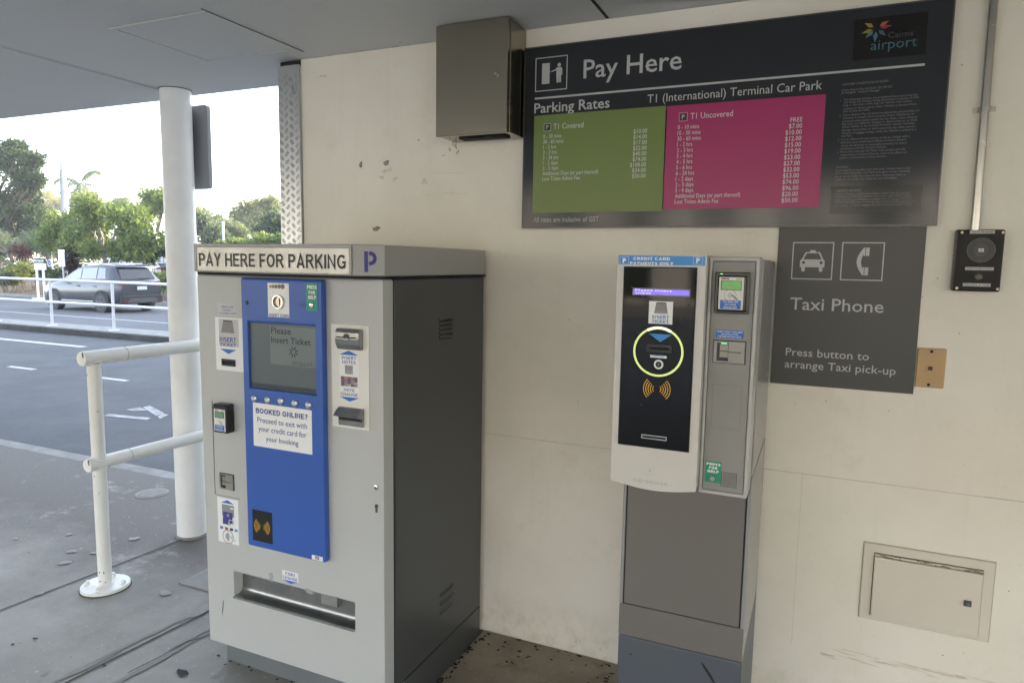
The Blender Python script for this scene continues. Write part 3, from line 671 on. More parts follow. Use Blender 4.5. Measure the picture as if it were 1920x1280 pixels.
# blue panel
YB = 1.780
bx0, bx1, bz0, bz1 = -1.8115, -1.4675, .580, 1.5355
s0 = at(YB, 464, 604); s1 = at(YB, 593, 741)
q = MB(); q.frame(bx0, bx1, bz0, bz1, s0[0], s1[0], s1[1], s0[1], YB, YD-.0004, BLUE); q.build('blue_panel', pm, .007, 3)
q = MB(); YS = YB+.010
q.plate(s0[0]+.0005, s1[0]-.0005, s1[1]+.0005, s0[1]-.0005, YS, .012, SCREEN)
a = at(YS, 506, 610); c_ = at(YS, 593, 690); q.rect(a[0], s1[0]-.002, c_[1], s0[1]-.008, YS-.0006, SCRLT)
c_ = at(YS, 470, 714); q.rect(s0[0]+.002, s1[0]-.002, s1[1]+.002, c_[1]-.004, YS-.0008, SCRDK)
INK = mat('screen_ink', (.032,.04,.042), .2)
q.ptext('Please', YS, (509,625), (546,627), (509,613), INK, .012); q.ptext('Insert Ticket', YS, (509,641), (583,648), (509,630), INK, .012)
q.ptext('airport', YS, (548,684), (587,687), (548,674), mat('screen_faint', (.08,.095,.09), .2), 0)
cx, cz = at(YS, 551, 660)
for k in range(8):
    t = R(45*k+20); d = Vector((math.cos(t), 0, math.sin(t))); p = Vector((-d.z, 0, d.x)); cxy = Vector((cx, YS-.0016, cz))
    q.add([cxy+d*.005, cxy+d*.012+p*.003, cxy+d*.023, cxy+d*.012-p*.003], [(0,1,2,3)], INK if k % 2 else mat('screen_star', (.03,.055,.075), .2))
q.build('screen', pm)
for px, py in ((477,747), (502,749.5), (527,752), (553,756), (579,759.5)):
    x, z = at(YB, px, py); q = MB(); q.knob(x, z, .0125, YB-.004, YB, STEEL, 24, .003); q.build('button', pm)
# coin insert plate
a = at(YB, 502, 530); c_ = at(YB, 543, 596)
q = MB(); q.plate(a[0], c_[0], c_[1], a[1], YB-.0015, .0012, STICK)
for k, (px, rr_, cl) in enumerate(((508,.0052,(.38,.32,.10)), (513,.006,(.36,.27,.10)), (518.5,.0065,(.26,.2,.12)), (524.5,.0072,(.22,.18,.18)), (531,.0085,(.32,.16,.15)))):
    x, z = at(YB, px, 537); q.disc(x, z, rr_, YB-.0022-.0002*k, mat('coin_print_%d' % k, cl, .5, vary=.4, vscale=300), 18)
q.ptext('INSERT COINS', YB-.0015, (505,594), (542,594.5), (505,588.5), NAVY, .012, .0008); q.build('coin_plate', pm)
x, z = at(YB, 523.5, 566)
q = MB(); q.cyl((x,YB-.010,z), (x,YB-.001,z), .0235, .0255, STEEL, 36, False); q.ring(x, z, .0185, .0235, YB-.010, CHROME, 36)
q.cyl((x,YB-.0099,z), (x,YB-.0024,z), .0185, .016, STEEL, 36, False); q.disc(x, z, .0165, YB-.0026, mat('brass_steel', (.55,.5,.40), .25, metal=1), 30)
q.box(x+.0035, x+.0052, YB-.0045, YB-.0028, z-.012, z+.012, DARK); q.build('coin_slot', pm)
a = at(YB, 574, 530); c_ = at(YB, 596, 583)
q = MB(); q.plate(a[0], c_[0], c_[1], a[1], YB-.0012, .001, GREENST)
for st, bl_, br_, tl_ in (('PRESS', (576,541), (594,542), (576,534.5)), ('FOR', (579,551), (591,552), (579,545)), ('HELP', (578,560), (593,561.5), (578,553.5))):
    q.ptext(st, YB-.0012, bl_, br_, tl_, STICK, .03, .0007)
q.build('help_sticker', pm)
x, z = at(YB, 585, 572); q = MB(); q.knob(x, z, .0085, YB-.004, YB-.001, CHROME, 20, .001); q.build('help_button', pm)
q = MB(); 
for i in range(6):
    for j in range(3): x, z = at(YB, 563+i*2.2, 569.5+j*2.4); q.disc(x, z, .0011, YB-.0008, DARK, 8)
q.build('speaker_holes', pm)
x, z = at(YB, 463.5, 567); q = MB(); q.knob(x, z, .007, YB-.002, YB, BLKPL, 18, .001); q.build('camera_lens', pm)
a = at(YB, 474, 754); c_ = at(YB, 585, 852)
q = MB(); a2 = at(YB, 474.5, 753.5); b2 = at(YB, 584.5, 769); c3 = at(YB, 586, 852); d3 = at(YB, 476.5, 834.5)
q.prism([a2, b2, c3, d3], YB-.0012, YB-.0004, STICK)
for st, bl_, br_, tl_, bo in (('BOOKED ONLINE?', (480,775), (577,785), (480,765.5), .022), ('Proceed to exit with', (483,791), (576,804), (483,781), 0), ('your credit card for', (485,807), (575,821), (485,797), 0), ('your booking', (499,826), (560,836), (499,816.5), 0)):
    q.ptext(st, YB-.0012, bl_, br_, tl_, NAVY, bo, .0008)
q.build('notice_sticker', pm)
def waves(q, cx, cz, s, y, m, n=4):
    for sg in (0, 180):
        for k in range(n):
            r0 = s*(.26+.19*k); q.ring(cx+(.11*s if sg == 0 else -.11*s)*(1 if True else 0)-(s*.06 if sg == 0 else -s*.06), cz, r0, r0+.072*s, y, m, 14, sg-46, sg+46)
a = at(YB, 473.5, 953.5); c_ = at(YB, 511.5, 1019.5)
q = MB(); q.plate(a[0], c_[0], c_[1], a[1], YB-.0015, .0012, BLKPL); x, z = at(YB, 492, 987); waves(q, x, z, .031, YB-.0022, YELLOW, 5); q.build('contactless_reader', pm)
a = at(YB, 585, 1039); c_ = at(YB, 605.5, 1052)
q = MB(); q.plate(a[0], c_[0], c_[1], a[1], YB-.0012, .0009, STICK); x, z = (a[0]+c_[0])/2, (a[1]+c_[1])/2
q.rect(x-.008, x+.008, z-.004, z+.006, YB-.0018, BLACK); q.rect(x-.005, x+.005, z-.001, z+.003, YB-.0022, CREAMST); q.build('maker_badge', pm)
# left column of the door
a = at(YD, 404, 594); c_ = at(YD, 454, 693)
q = MB(); q.plate(a[0], -1.8118, at(YD, 405.5, 692)[1], a[1], YD-.003, .0026, STICK)
a = at(YD-.003, 410, 597); c_ = at(YD-.003, 450, 654); q.rect(a[0], c_[0]-.004, c_[1]+.006, a[1], YD-.0036, mat('sticker_grey', (.50,.50,.48), .4))
TICK = mat('ticket_print', (.30,.29,.27), .5, vary=.5, vscale=220)
p = [at(YD-.003, *k_) for k_ in ((419,600), (436,601.5), (440,625), (415,623))]; q.poly([p[3], p[2], p[1], p[0]], YD-.0042, TICK)
p = [at(YD-.003, *k_) for k_ in ((419,600), (436,601.5), (436,603.5), (419,602))]; q.poly([p[3], p[2], p[1], p[0]], YD-.0046, BLACK)
q.ptext('INSERT', YD-.0036, (412,640), (443,642.5), (412,631), NAVY, .015, .0006); q.ptext('TICKET', YD-.0036, (413,648.5), (443,651), (413,642), NAVY, .015, .0006)
p = [at(YD-.003, *k_) for k_ in ((413,653), (444,656), (429,663.5))]; q.poly([p[0], p[2], p[1]], YD-.0044, PRINTB)
q.build('ticket_plate', pm)
a = at(YD-.003, 417, 672); c_ = at(YD-.003, 442, 687)
q = MB(); q.frame(a[0], c_[0], c_[1], a[1], a[0]+.006, c_[0]-.006, c_[1]+.008, a[1]-.008, YD-.008, YD-.0032, BLKPL); q.rect(a[0]+.005, c_[0]-.005, c_[1]+.007, a[1]-.007, YD-.0036, DARK); q.build('ticket_slot', pm)
a = at(YD, 408, 568.5); c_ = at(YD, 444, 593)
q = MB(); q.plate(a[0], c_[0]-.002, c_[1], a[1], YD-.001, .0008, mat('sticker_lilac', (.52,.52,.52), .4))
for st, bl_, br_, tl_ in (('CREDIT CARD', (415,577), (438,577.5), (415,573.5)), ('PAYMENT', (418,583), (434,583.5), (418,579.5)), ('AVAILABLE AT EXIT', (411,588.5), (443,589.5), (411,585))):
    q.ptext(st, YD-.001, bl_, br_, tl_, NAVY, 0, .0007)
q.build('notice_sticker', pm)
# card reader recess panel and reader
q = MB(); P0 = at(YD, 397, 750); P1 = at(YD, 404.5, 926); P2 = at(YD, 450, 937)
xl = (P0[0]+P1[0])/2
q.box(xl-.0012, xl+.0012, YD-.0008, YD-.0002, P1[1], P0[1], DARK); q.box(xl+.0015, P2[0], YD-.0008, YD-.0002, P1[1]-.001, P1[1]+.001, mat('seam_grey', (.15,.15,.145), .6)); q.build('panel_seam', pm)
YR = YD-.038
a = at(YR, 397.5, 756); c_ = at(YR, 426, 814)
q = MB(); q.box(a[0], c_[0], YR, YD-.001, c_[1], a[1], BLKPL); q.build('card_reader', pm, .006, 2)
def reader_face(q, Y, x0, x1, z0, z1, lcd, txt=True):
    W_, H_ = x1-x0, z1-z0
    q.plate(x0, x1, z0, z1, Y-.0012, .001, CREAMST)
    X = lambda u_: x0+u_*W_
    Z = lambda v_: z0+v_*H_
    q.rect(X(.09), X(.30), Z(.93), Z(.975), Y-.0018, mat('red_print', (.38,.02,.03), .4)); q.rect(X(.32), X(.40), Z(.925), Z(.975), Y-.0018, NAVY)
    q.rect(X(.68), X(.93), Z(.925), Z(.97), Y-.0018, mat('yellow_print', (.45,.42,.06), .4))
    q.rect(X(.08), X(.92), Z(.60), Z(.895), Y-.0018, BLKPL); q.rect(X(.115), X(.895), Z(.622), Z(.875), Y-.0026, lcd)
    if txt: q.text_at('Welcome', X(.5), Z(.735), H_*.030, Y-.0031, mat('lcd_ink', (.03,.08,.03), .4), 0, 1.1, 'c')
    cx, cz = X(.47), Z(.44); LINE = mat('grey_line', (.22,.22,.21), .5)
    q.ring(cx, cz, W_*.235, W_*.25, Y-.0018, LINE, 28)
    for k in range(4): q.ring(cx-W_*.14, cz, W_*(.05+.045*k), W_*(.066+.045*k), Y-.0020, LINE, 8, -45, 45)
    q.poly([(cx+W_*.08, cz+W_*.06), (cx+W_*.34, cz-W_*.16), (cx+W_*.28, cz-W_*.19), (cx+W_*.06, cz-W_*.02)], Y-.0022, LINE)
    q.rect(X(.08), X(.92), Z(.02), Z(.29), Y-.0018, SKYBLUE if False else PRINTB)
    for k, st in enumerate(('TAP HERE FOR', 'PAY WAVE', '$100.00 LIMIT')): q.text_at(st, X(.5), Z(.215-.085*k), H_*.05, Y-.0025, STICK, .02, 1.05, 'c')
a = at(YR, 400, 764); c_ = at(YR, 424, 811)
q = MB(); reader_face(q, YR, a[0]+.003, c_[0]-.002, c_[1]+.003, a[1]-.003, LCDG2, False); q.build('reader_face', pm)
def card_slot(parent, Y, x0, x1, z0, z1, lit):
    q = MB(); W_, H_ = x1-x0, z1-z0
    q.plate(x0-.0025, x1+.0025, z0-.0025, z1+.0025, Y-.0006, .0004, DARK)
    hx0_, hx1_ = x0+W_*.10, x0+W_*.48; SL = mat('slot_metal', (.30,.29,.26), .35, metal=.3, vary=.1, vscale=60)
    q.frame(x0, x1, z0, z1, hx0_, hx1_, z0+H_*.07, z1-H_*.07, Y-.006, Y-.001, SL)
    q.rect(hx0_, hx1_, z0+H_*.07, z1-H_*.07, Y-.0012, BLKPL)
    WORN = mat('worn_slot', (.26,.24,.20), .35, metal=.5)
    q.box(hx0_+W_*.10, hx1_-.001, Y-.0055, Y-.002, z0+H_*.25, z0+H_*.52, WORN); q.box(hx0_+W_*.10, hx1_-.001, Y-.0055, Y-.002, z0+H_*.56, z0+H_*.85, WORN)
    q.box(hx1_+.0005, x1-W_*.10, Y-.0075, Y-.0061, z0+H_*.46, z0+H_*.56, SL); q.rect(hx1_, x1-W_*.12, z0+H_*.495, z0+H_*.53, Y-.0078, DARK)
    if lit: q.rect(hx0_+W_*.14, hx1_-W_*.05, z1-H_*.115, z1-H_*.085, Y-.0064, LEDG)
    return q.build('card_slot', parent)
a = at(YD, 413, 885); c_ = at(YD, 439, 921); card_slot(pm, YD, a[0], c_[0], c_[1]+.004, a[1]-.002, False)
# payment instruction sticker
a = at(YD, 407.5, 929); c_ = at(YD, 449, 1021); z0 = at(YD, 410, 1013)[1]
q = MB(); x0, x1, z1_ = a[0], c_[0], a[1]-.002; W_, H_ = x1-x0, z1_-z0
q.plate(x0, x1, z0, z1_, YD-.001, .0008, STICK)
X = lambda u_: x0+u_*W_
Z = lambda v_: z0+v_*H_
q.poly([(X(.18),Z(.89)), (X(.82),Z(.89)), (X(.5),Z(.965))], YD-.0016, PRINTB)
q.rect(X(.22), X(.80), Z(.60), Z(.86), YD-.0016, mat('sticker_midgrey', (.26,.26,.27), .4)); q.rect(X(.62), X(.78), Z(.78), Z(.81), YD-.0020, STICK)
q.poly([(X(.24),Z(.42)), (X(.62),Z(.42)), (X(.72),Z(.50)), (X(.72),Z(.70)), (X(.28),Z(.70))], YD-.0020, mat('card_print', (.05,.05,.26), .4)); q.rect(X(.46), X(.58), Z(.60), Z(.66), YD-.0024, mat('chip_print', (.5,.28,.12), .4))
q.poly([(X(.52),Z(.44)), (X(.76),Z(.44)), (X(.84),Z(.52)), (X(.56),Z(.55))], YD-.0026, mat('hand_print', (.55,.56,.58), .4)); q.poly([(X(.58),Z(.46)), (X(.74),Z(.47)), (X(.72),Z(.52)), (X(.58),Z(.52))], YD-.0029, BLACK)
for u_, cl in ((.12,(.12,.14,.4)), (.36,(.45,.06,.05)), (.60,(.05,.05,.07)), (.82,(.08,.30,.60))):
    q.rect(X(u_-.02), X(u_+.13), Z(.295), Z(.355), YD-.0016, mat('cardlogo_%d' % int(u_*100), cl, .4))
q.ring(X(.48), Z(.145), W_*.24, W_*.26, YD-.0016, BLACK, 28)
for k in range(4): q.ring(X(.30), Z(.145), W_*(.07+.05*k), W_*(.09+.05*k), YD-.0018, BLACK, 8, -45, 45)
q.poly([(X(.60),Z(.20)), (X(.86),Z(.09)), (X(.80),Z(.06)), (X(.60),Z(.13))], YD-.0020, mat('hand_print', (.55,.56,.58), .4))
q.build('card_sticker', pm)
# notes plate on the right of the door
pl = [at(YD, *k_) for k_ in ((622,607), (692,611.5), (693.5,807), (624.5,797.5))]
x0 = (pl[0][0]+pl[3][0])/2; x1 = (pl[1][0]+pl[2][0])/2; z1_ = (pl[0][1]+pl[1][1])/2; z0 = (pl[2][1]+pl[3][1])/2
q = MB(); q.plate(x0, x1, z0, z1_, YD-.003, .0026, CREAMST)
Yp = YD-.003
s0_ = at(Yp, 636, 659); s1_ = at(Yp, 673, 745); q.rect(s0_[0], s1_[0], s1_[1]+.004, s0_[1]-.002, Yp-.0005, STICK)
p = [at(Yp, *k_) for k_ in ((636,664), (673,667), (654,657))]; q.poly(p, Yp-.0010, PRINTB)
p = [at(Yp, *k_) for k_ in ((637,742.5), (674,746.5), (656,752.5))]; q.poly([p[0], p[2], p[1]], Yp-.0010, PRINTB)
for st, bl_, br_, tl_ in (('INSERT', (641,673), (668,674.5), (641,667)), ('NOTES', (642,681), (667,683), (642,675)), ('NOTE', (645,733), (665,734.5), (645,727.5)), ('CHANGE', (639,740), (671,743.5), (639,734.5))):
    q.ptext(st, Yp-.0005, bl_, br_, tl_, NAVY, .012, .0006)
a = at(Yp, 647, 684); c_ = at(Yp, 662, 702); q.rect(a[0], c_[0], c_[1], a[1], Yp-.0011, mat('sticker_midgrey', (.26,.26,.27), .4)); q.rect(a[0], c_[0], c_[1], (a[1]+c_[1])/2-.002, Yp-.0015, mat('note_pic', (.48,.44,.43), .5, vary=.6, vscale=250))
a = at(Yp, 639.5, 704.5); c_ = at(Yp, 671, 726); rr = random.Random(4)
cls = [(.20,.12,.18), (.42,.20,.25), (.50,.42,.12), (.16,.12,.28), (.35,.32,.36), (.12,.10,.14), (.45,.08,.08), (.28,.34,.18), (.55,.5,.45)]
for i in range(5):
    for j in range(4):
        q.rect(a[0]+(c_[0]-a[0])*i/5, a[0]+(c_[0]-a[0])*(i+1)/5, c_[1]+(a[1]-c_[1])*j/4, c_[1]+(a[1]-c_[1])*(j+1)/4, Yp-.0011, mat('note_swatch_%d' % ((i*4+j) % 9), cls[(i*4+j*3) % 9], .5, vary=.5, vscale=300))
q.build('note_plate', pm)
# note acceptor, curved face with a slot
a = at(Yp-.03, 628, 617); c_ = at(Yp-.03, 671, 656); ax0, ax1 = at(Yp-.02, 629, 640)[0], at(Yp-.02, 674, 640)[0]; az0, az1 = at(Yp-.02, 650, 656)[1], at(Yp-.02, 650, 616.5)[1]
prof = [(Yp-.0005, az0), (Yp-.012, az0), (Yp-.022, az0+.018), (Yp-.026, az0+.036), (Yp-.024, az1-.012), (Yp-.016, az1), (Yp-.0005, az1)]
MODM = mat('satin_metal', (.36,.36,.35), .33, metal=.85, vary=.25, vscale=30)
q = MB(); k = len(prof)
vs = [(xx, p_[0], p_[1]) for xx in (ax0, ax1) for p_ in prof]
q.add(vs, [(i, k+i, k+i+1, i+1) for i in range(k-1)]+[tuple(range(k)), tuple(range(2*k-1, k-1, -1))], MODM)
q.build('note_acceptor', pm, .003, 2)
q = MB(); zm = (az0+az1)/2+.008; xm = (ax0+ax1)/2; yf = Yp-.0268
q.box(ax0+.008, ax1-.008, yf-.0006, yf+.004, zm-.003, zm+.001, DARK); q.disc(xm, zm, .011, yf-.0010, BLKPL, 24); q.box(xm-.0105, xm+.0105, yf-.0022, yf-.0012, zm-.0095, zm-.003, MODM)
q.build('note_slot', pm)
zt, zb = at(Yp-.02, 650, 765.5)[1], at(Yp-.02, 650, 799)[1]; bx0_, bx1_ = at(Yp-.03, 628, 780)[0], at(Yp-.02, 676, 780)[0]
prof = [(Yp-.0005, zb), (Yp-.012, zb), (Yp-.014, zb+.018), (Yp-.006, zb+.024), (Yp-.040, zb+.036), (Yp-.030, zt-.012), (Yp-.012, zt), (Yp-.0005, zt)]
k = len(prof); vs = [(xx, p_[0], p_[1]) for xx in (bx0_, bx1_) for p_ in prof]
q = MB(); q.add(vs, [(i, k+i, k+i+1, i+1) for i in range(k-1)], MODM)
for s_ in (0, k):                                   # end cheeks as triangle fans (profile is not convex)
    idx = [0,1,2,3,4,5,6,7]; tri = [(0,1,2), (0,2,3), (0,3,7), (3,6,7), (3,5,6), (3,4,5)]
    q.add(vs, [tuple(s_+t_ for t_ in tr) for tr in tri], MODM)
q.box(bx0_+.006, bx1_-.006, Yp-.020, Yp-.0055, zb+.0245, zb+.0285, DARK); q.build('note_dispenser', pm)
x, z = at(YD, 706, 913); q = MB(); q.knob(x, z, .0085, YD-.005, YD, CHROME, 20, .0015); q.rect(x-.001, x+.001, z-.004, z+.004, YD-.0068, DARK); q.ring(x, z, .004, .0052, YD-.0067, PLINTH, 18); q.build('door_lock', pm)
x, z = at(YD, 706.5, 948); z2 = at(YD, 707, 960)[1]; q = MB(); q.cyl((x,YD-.001,z), (x,YD-.0035,z), .0068, .0062, mat('lock_grey', (.16,.16,.155), .3, metal=.8), 18); q.box(x-.0035, x+.0035, YD-.0034, YD-.001, z2, z-.005, mat('lock_grey', (.16,.16,.155), .3, metal=.8)); q.rect(x-.001, x+.001, z-.003, z+.003, YD-.0039, DARK); q.build('euro_lock', pm)
# side louvres
def louvres(y0, y1, z0, z1, n):
    q = MB()
    for i in range(n):
        z = z0+(z1-z0)*i/(n-1)
        q.add([(XR+.0005,y0,z), (XR+.0005,y1,z), (XR+.006,y1,z-.006), (XR+.006,y0,z-.006), (XR+.0005,y0,z-.012), (XR+.0005,y1,z-.012)], [(0,1,2,3), (3,2,5,4), (0,3,4), (1,5,2)], DGREY)
        q.add([(XR+.0008,y0+.004,z-.012), (XR+.0008,y1-.004,z-.012), (XR+.0008,y1-.004,z-.0155), (XR+.0008,y0+.004,z-.0155)], [(0,1,2,3)], DARK)
    return q.build('louvre', pm)
ya, za = side(XR, 823, 596); yb_, zb_ = side(XR, 848, 630); louvres(ya, yb_, zb_+.01, za, 5)
ya, za = side(XR, 825, 1112); yb_, zb_ = side(XR, 848, 1134); louvres(ya, yb_, zb_+.02, za, 3)
q = MB(); q.box(XR-.0005, XR+.0008, 1.88, 2.515, .1345, .1365, DARK); q.build('side_seam', pm)

# ------------------------------------------------------------------ CARD TERMINAL ON PEDESTAL
tm = thing('card_terminal', 'tall card payment terminal with black glass face and lit ring', 'pay terminal', (-.33, 2.28, 0))
PX0, PX1, PY = -.512, -.139, 2.02
q = MB(); q.box(PX0, PX1, PY+.004, 2.545, .442, 1.0, PEDS); q.box(PX0, PX1, PY, PY+.0035, .442, .5445, PEDD); q.box(PX0, PX0+.010, PY, PY+.0035, .546, 1.0, PEDS); q.box(PX1-.010, PX1, PY, PY+.0035, .546, 1.0, PEDS); q.build('pedestal', tm, .002)
q = MB(); q.box(PX0+.0145, PX1-.0145, PY-.002, PY+.0036, .5485, .9995, PEDD); q.build('pedestal_door', tm, .002)
q = MB(); q.box(PX0+.0102, PX1-.0102, PY+.0015, PY+.0034, .5448, .9996, DARK); q.build('door_gap', tm)
q = MB(); q.box(PX0, PX1, PY+.002, 2.545, 0, .4385, PEDB); q.build('pedestal_base', tm, .003)
q = MB(); q.box(PX0+.004, PX1-.002, PY+.006, 2.54, .4387, .4418, DARK); q.build('base_seam', tm)
t = MB(); x, z = at(PY, 1330, 1265); blob(t, (x, z), .004, .05, 0, EDGE, 4, 20, .3, .62); q = MB(); q.add([(v[0], PY+.0012, v[1]) for v in t.v], t.f, BLACK); q.build('scratch', tm); q = MB(); t = MB(); x, z = at(PY, 1182, 1226); blob(t, (x, z), .004, .003, 0, EDGE, 4, 12, .3); q.add([(v[0], PY+.0012, v[1]) for v in t.v], t.f, BLACK); q.build('scratch', tm)
# left head
HY = 1.88; hx0, hx1, hz0, hz1 = -.5155, -.2745, .983, 1.629
pts = [(hx0+.006, hz1), (hx0, hz1-.006)]+[(hx0+(hx1-hx0)*k/12, hz0-.014*math.sin(math.pi*k/12)) for k in range(13)]+[(hx1, hz1-.004), (hx1-.004, hz1)]
pts = pts[::-1]
q = MB(); q.prism(pts, HY, 2.018, HEADW); q.build('head_shell', tm, .006, 3)
gx0, gx1, gz0, gz1 = -.4945, -.3000, 1.0935, 1.5925
q = MB(); q.box(gx0-.003, gx1+.003, HY-.0004, HY-.0001, gz0-.003, gz1+.003, DARK); q.plate(gx0, gx1, gz0, gz1, HY-.003, .0025, GLASSB)
rr = random.Random(33); SMU = mat('glass_smudge', (.045,.045,.045), .5)
for i in range(26):
    t = MB(); blob(t, (rr.uniform(gx0+.01,gx1-.01), rr.uniform(gz0+.02,gz1-.02)), rr.uniform(.0008,.004), rr.uniform(.0006,.002), 0, SMU, i+50, 9, .7, rr.uniform(0,3)); q.add([(v[0], HY-.0033-.00001*i, v[1]) for v in t.v], t.f, SMU)
q.build('glass_face', tm)
GY = HY-.003
q = MB(); a = at(HY, 1161, 477); q.plate(-.5125, -.2785, 1.6005, 1.6255, HY-.0012, .0009, SKYBLUE); sy = HY-.0020
q.text('CREDIT CARD', at(HY,1205,0)[0], at(HY,1277,0)[0], at(HY,1240,488)[1], .0080, sy, STICK, .035); q.text('PAYMENTS ONLY', at(HY,1199,0)[0], at(HY,1284,0)[0], at(HY,1240,497)[1], .0078, sy, STICK, .035)
for px in (1171, 1309):
    x, z = at(HY, px, 488.5); q.text_at('P', x, z-.0068, .0135, sy, STICK, .05, 1.1, 'c')
    for (u0, u1, v0, v1) in ((-.0125,.0125,.0098,.0104), (-.0125,.0125,-.0104,-.0098), (-.0125,-.0119,-.0097,.0097), (.0119,.0125,-.0097,.0097)): q.rect(x+u0, x+u1, z+v0, z+v1, sy, STICK)
q.build('head_sticker', tm)
a = at(GY, 1186.5, 538.5); c_ = at(GY, 1294, 557.5)
q = MB(); q.rect(a[0], c_[0], c_[1]+.001, a[1]-.001, GY-.0006, mat('lcd_bezel', (.16,.15,.17), .3)); q.rect(a[0]+.003, c_[0]-.003, c_[1]+.004, a[1]-.004, GY-.0010, LCDP)
hh = a[1]-c_[1]; q.text('Please insert', a[0]+.008, a[0]+.108, c_[1]+hh*.58, hh*.26, GY-.0014, LCDPT, 0); q.text('ticket', a[0]+.008, a[0]+.052, c_[1]+hh*.22, hh*.26, GY-.0014, LCDPT, 0); q.build('lcd_display', tm)
a = at(GY, 1217.5, 563.5); c_ = at(GY, 1260.5, 609)
q = MB(); q.plate(a[0], c_[0], c_[1]+.001, a[1]-.001, GY-.001, .0008, STICK); W_, H_ = c_[0]-a[0], a[1]-c_[1]
X = lambda u_: a[0]+u_*W_
Z = lambda v_: c_[1]+v_*H_
q.poly([(X(.22),Z(.46)), (X(.80),Z(.46)), (X(.72),Z(.92)), (X(.30),Z(.92))], GY-.0014, TICK); q.rect(X(.30), X(.72), Z(.90), Z(.94), GY-.0017, BLACK); q.rect(X(.24), X(.78), Z(.47), Z(.56), GY-.0017, mat('sticker_midgrey', (.26,.26,.27), .4))
q.text_at('INSERT', X(.5), Z(.235), H_*.15, GY-.0017, mat('mid_blue_print', (.05,.20,.42), .4), .02, 1.15, 'c'); q.text_at('TICKET', X(.5), Z(.04), H_*.15, GY-.0017, mat('mid_blue_print', (.05,.20,.42), .4), .02, 1.15, 'c'); q.build('ticket_sticker', tm)
rx, rz = -.3925, 1.3635
q = MB(); q.ring(rx, rz, .0636, .0650, GY-.0006, RINGL, 60); q.ring(rx, rz, .0655, .0669, GY-.0009, RINGL, 60); q.ring(rx, rz, .0676, .0690, GY-.0006, RINGL, 60); q.ring(rx, rz, .0625, .0695, GY-.0012, RINGW, 20, 60, 118); q.build('lit_ring', tm)
p = [at(GY, *k_) for k_ in ((1217,625), (1260,627.5), (1238,641))]; q = MB(); q.poly([p[0], p[2], p[1]], GY-.0010, SKYBLUE); q.build('arrow_sticker', tm)
a = at(GY, 1214, 643.5); c_ = at(GY, 1260, 661.5)
q = MB(); q.frame(a[0], c_[0], c_[1], a[1]-.002, a[0]+.006, c_[0]-.006, c_[1]+.007, a[1]-.008, GY-.006, GY-.0005, BLKPL); q.rect(a[0]+.005, c_[0]-.005, c_[1]+.006, a[1]-.007, GY-.0008, DARK); q.build('ticket_slot', tm)
a = at(GY, 1219.5, 664.5); c_ = at(GY, 1250, 672.5); q = MB(); q.plate(a[0], c_[0], c_[1]+.001, a[1]-.001, GY-.001, .0008, STICK); q.text_at('CANCEL', (a[0]+c_[0])/2, c_[1]+.0035, .0062, GY-.0015, mat('mid_blue_print', (.05,.20,.42), .4), .01, 1.05, 'c'); q.build('cancel_sticker', tm)
x, z = at(GY, 1235, 683); q = MB(); q.ring(x, z, .0085, .0128, GY-.0022, STEEL, 30); q.cyl((x,GY-.0022,z), (x,GY-.0002,z), .0128, .0132, STEEL, 30, False); q.disc(x, z, .0084, GY-.0012, BLKPL, 24); q.disc(x, z, .001, GY-.0018, STICK, 8); q.build('cancel_button', tm)
x, z = at(GY, 1231.5, 729); q = MB(); waves(q, x, z, .0335, GY-.0008, YELLOW, 5); q.build('contactless_symbol', tm)
a = at(GY, 1203, 811.5); c_ = at(GY, 1250, 823); zc = (at(GY,1203,817)[1]+at(GY,1250,821)[1])/2-.001
q = MB(); q.frame(a[0], c_[0], zc-.0055, zc+.0055, a[0]+.0022, c_[0]-.0022, zc-.0032, zc+.0032, GY-.003, GY-.0004, STEEL); q.build('receipt_slot', tm)
q = MB(); EMB = mat('embossed_grey', (.36,.35,.33), .5); q.text('DESIGNA', at(HY,1188,898)[0], at(HY,1253,905)[0], at(HY,1220,906)[1], .0085, HY-.0006, EMB, 0)
x, z = at(HY, 1221, 884)
for (u0, u1, v0, v1) in ((-.018,-.0176,-.009,.011), (-.018,.012,.0106,.011), (-.018,.012,-.009,-.0086)): q.rect(x+u0, x+u1, z+v0, z+v1, HY-.0006, EMB)
q.disc(x-.004, z+.003, .0016, HY-.0006, BLACK, 8); q.build('maker_mark', tm)
# right module
MY = 1.92; mx0, mx1, mz0, mz1 = -.2735, -.1440, .970, 1.6255
q = MB()
q.frame(mx0, mx1, mz0, mz1, mx0+.009, mx1-.010, mz0+.010, mz1-.012, MY, 2.0175, FRAMEG)
q.build('module_frame', tm, .005, 3)
q = MB(); q.box(mx0+.004, -.1405, 2.026, 2.545, 1.001, 1.620, PEDS); q.box(PX0+.01, -.30, 2.026, 2.545, 1.001, 1.600, PEDS); q.build('module_body', tm, .004)
q = MB(); q.box(mx0+.0102, mx1-.0112, MY+.004, MY+.03, mz0+.0112, mz1-.0132, MODG); q.build('module_panel', tm, .0015)
q = MB(); q.rect(mx0+.0091, mx1-.0101, mz0+.0101, mz1-.0121, MY+.0065, DARK); q.build('panel_gap', tm)
MP = MY+.004
a = at(MP-.02, 1340, 509); c_ = at(MP-.02, 1405, 588)
rx0, rx1, rz0, rz1 = at(MP-.012,1342,0)[0], at(MP-.012,1406,540)[0], at(MP-.012,1370,588)[1], at(MP-.012,1370,510.5)[1]
rx0 = at(MP-.012,1340,550)[0]
q = MB(); q.frame(rx0, rx1, rz0, rz1, rx0+.008, rx1-.008, rz0+.007, rz1-.010, MP-.016, MP-.0003, BLKPL); q.box(rx0+.0082, rx1-.0082, MP-.010, MP-.0004, rz0+.0072, rz1-.0102, GLASSB); q.build('card_reader', tm, .002, 2)
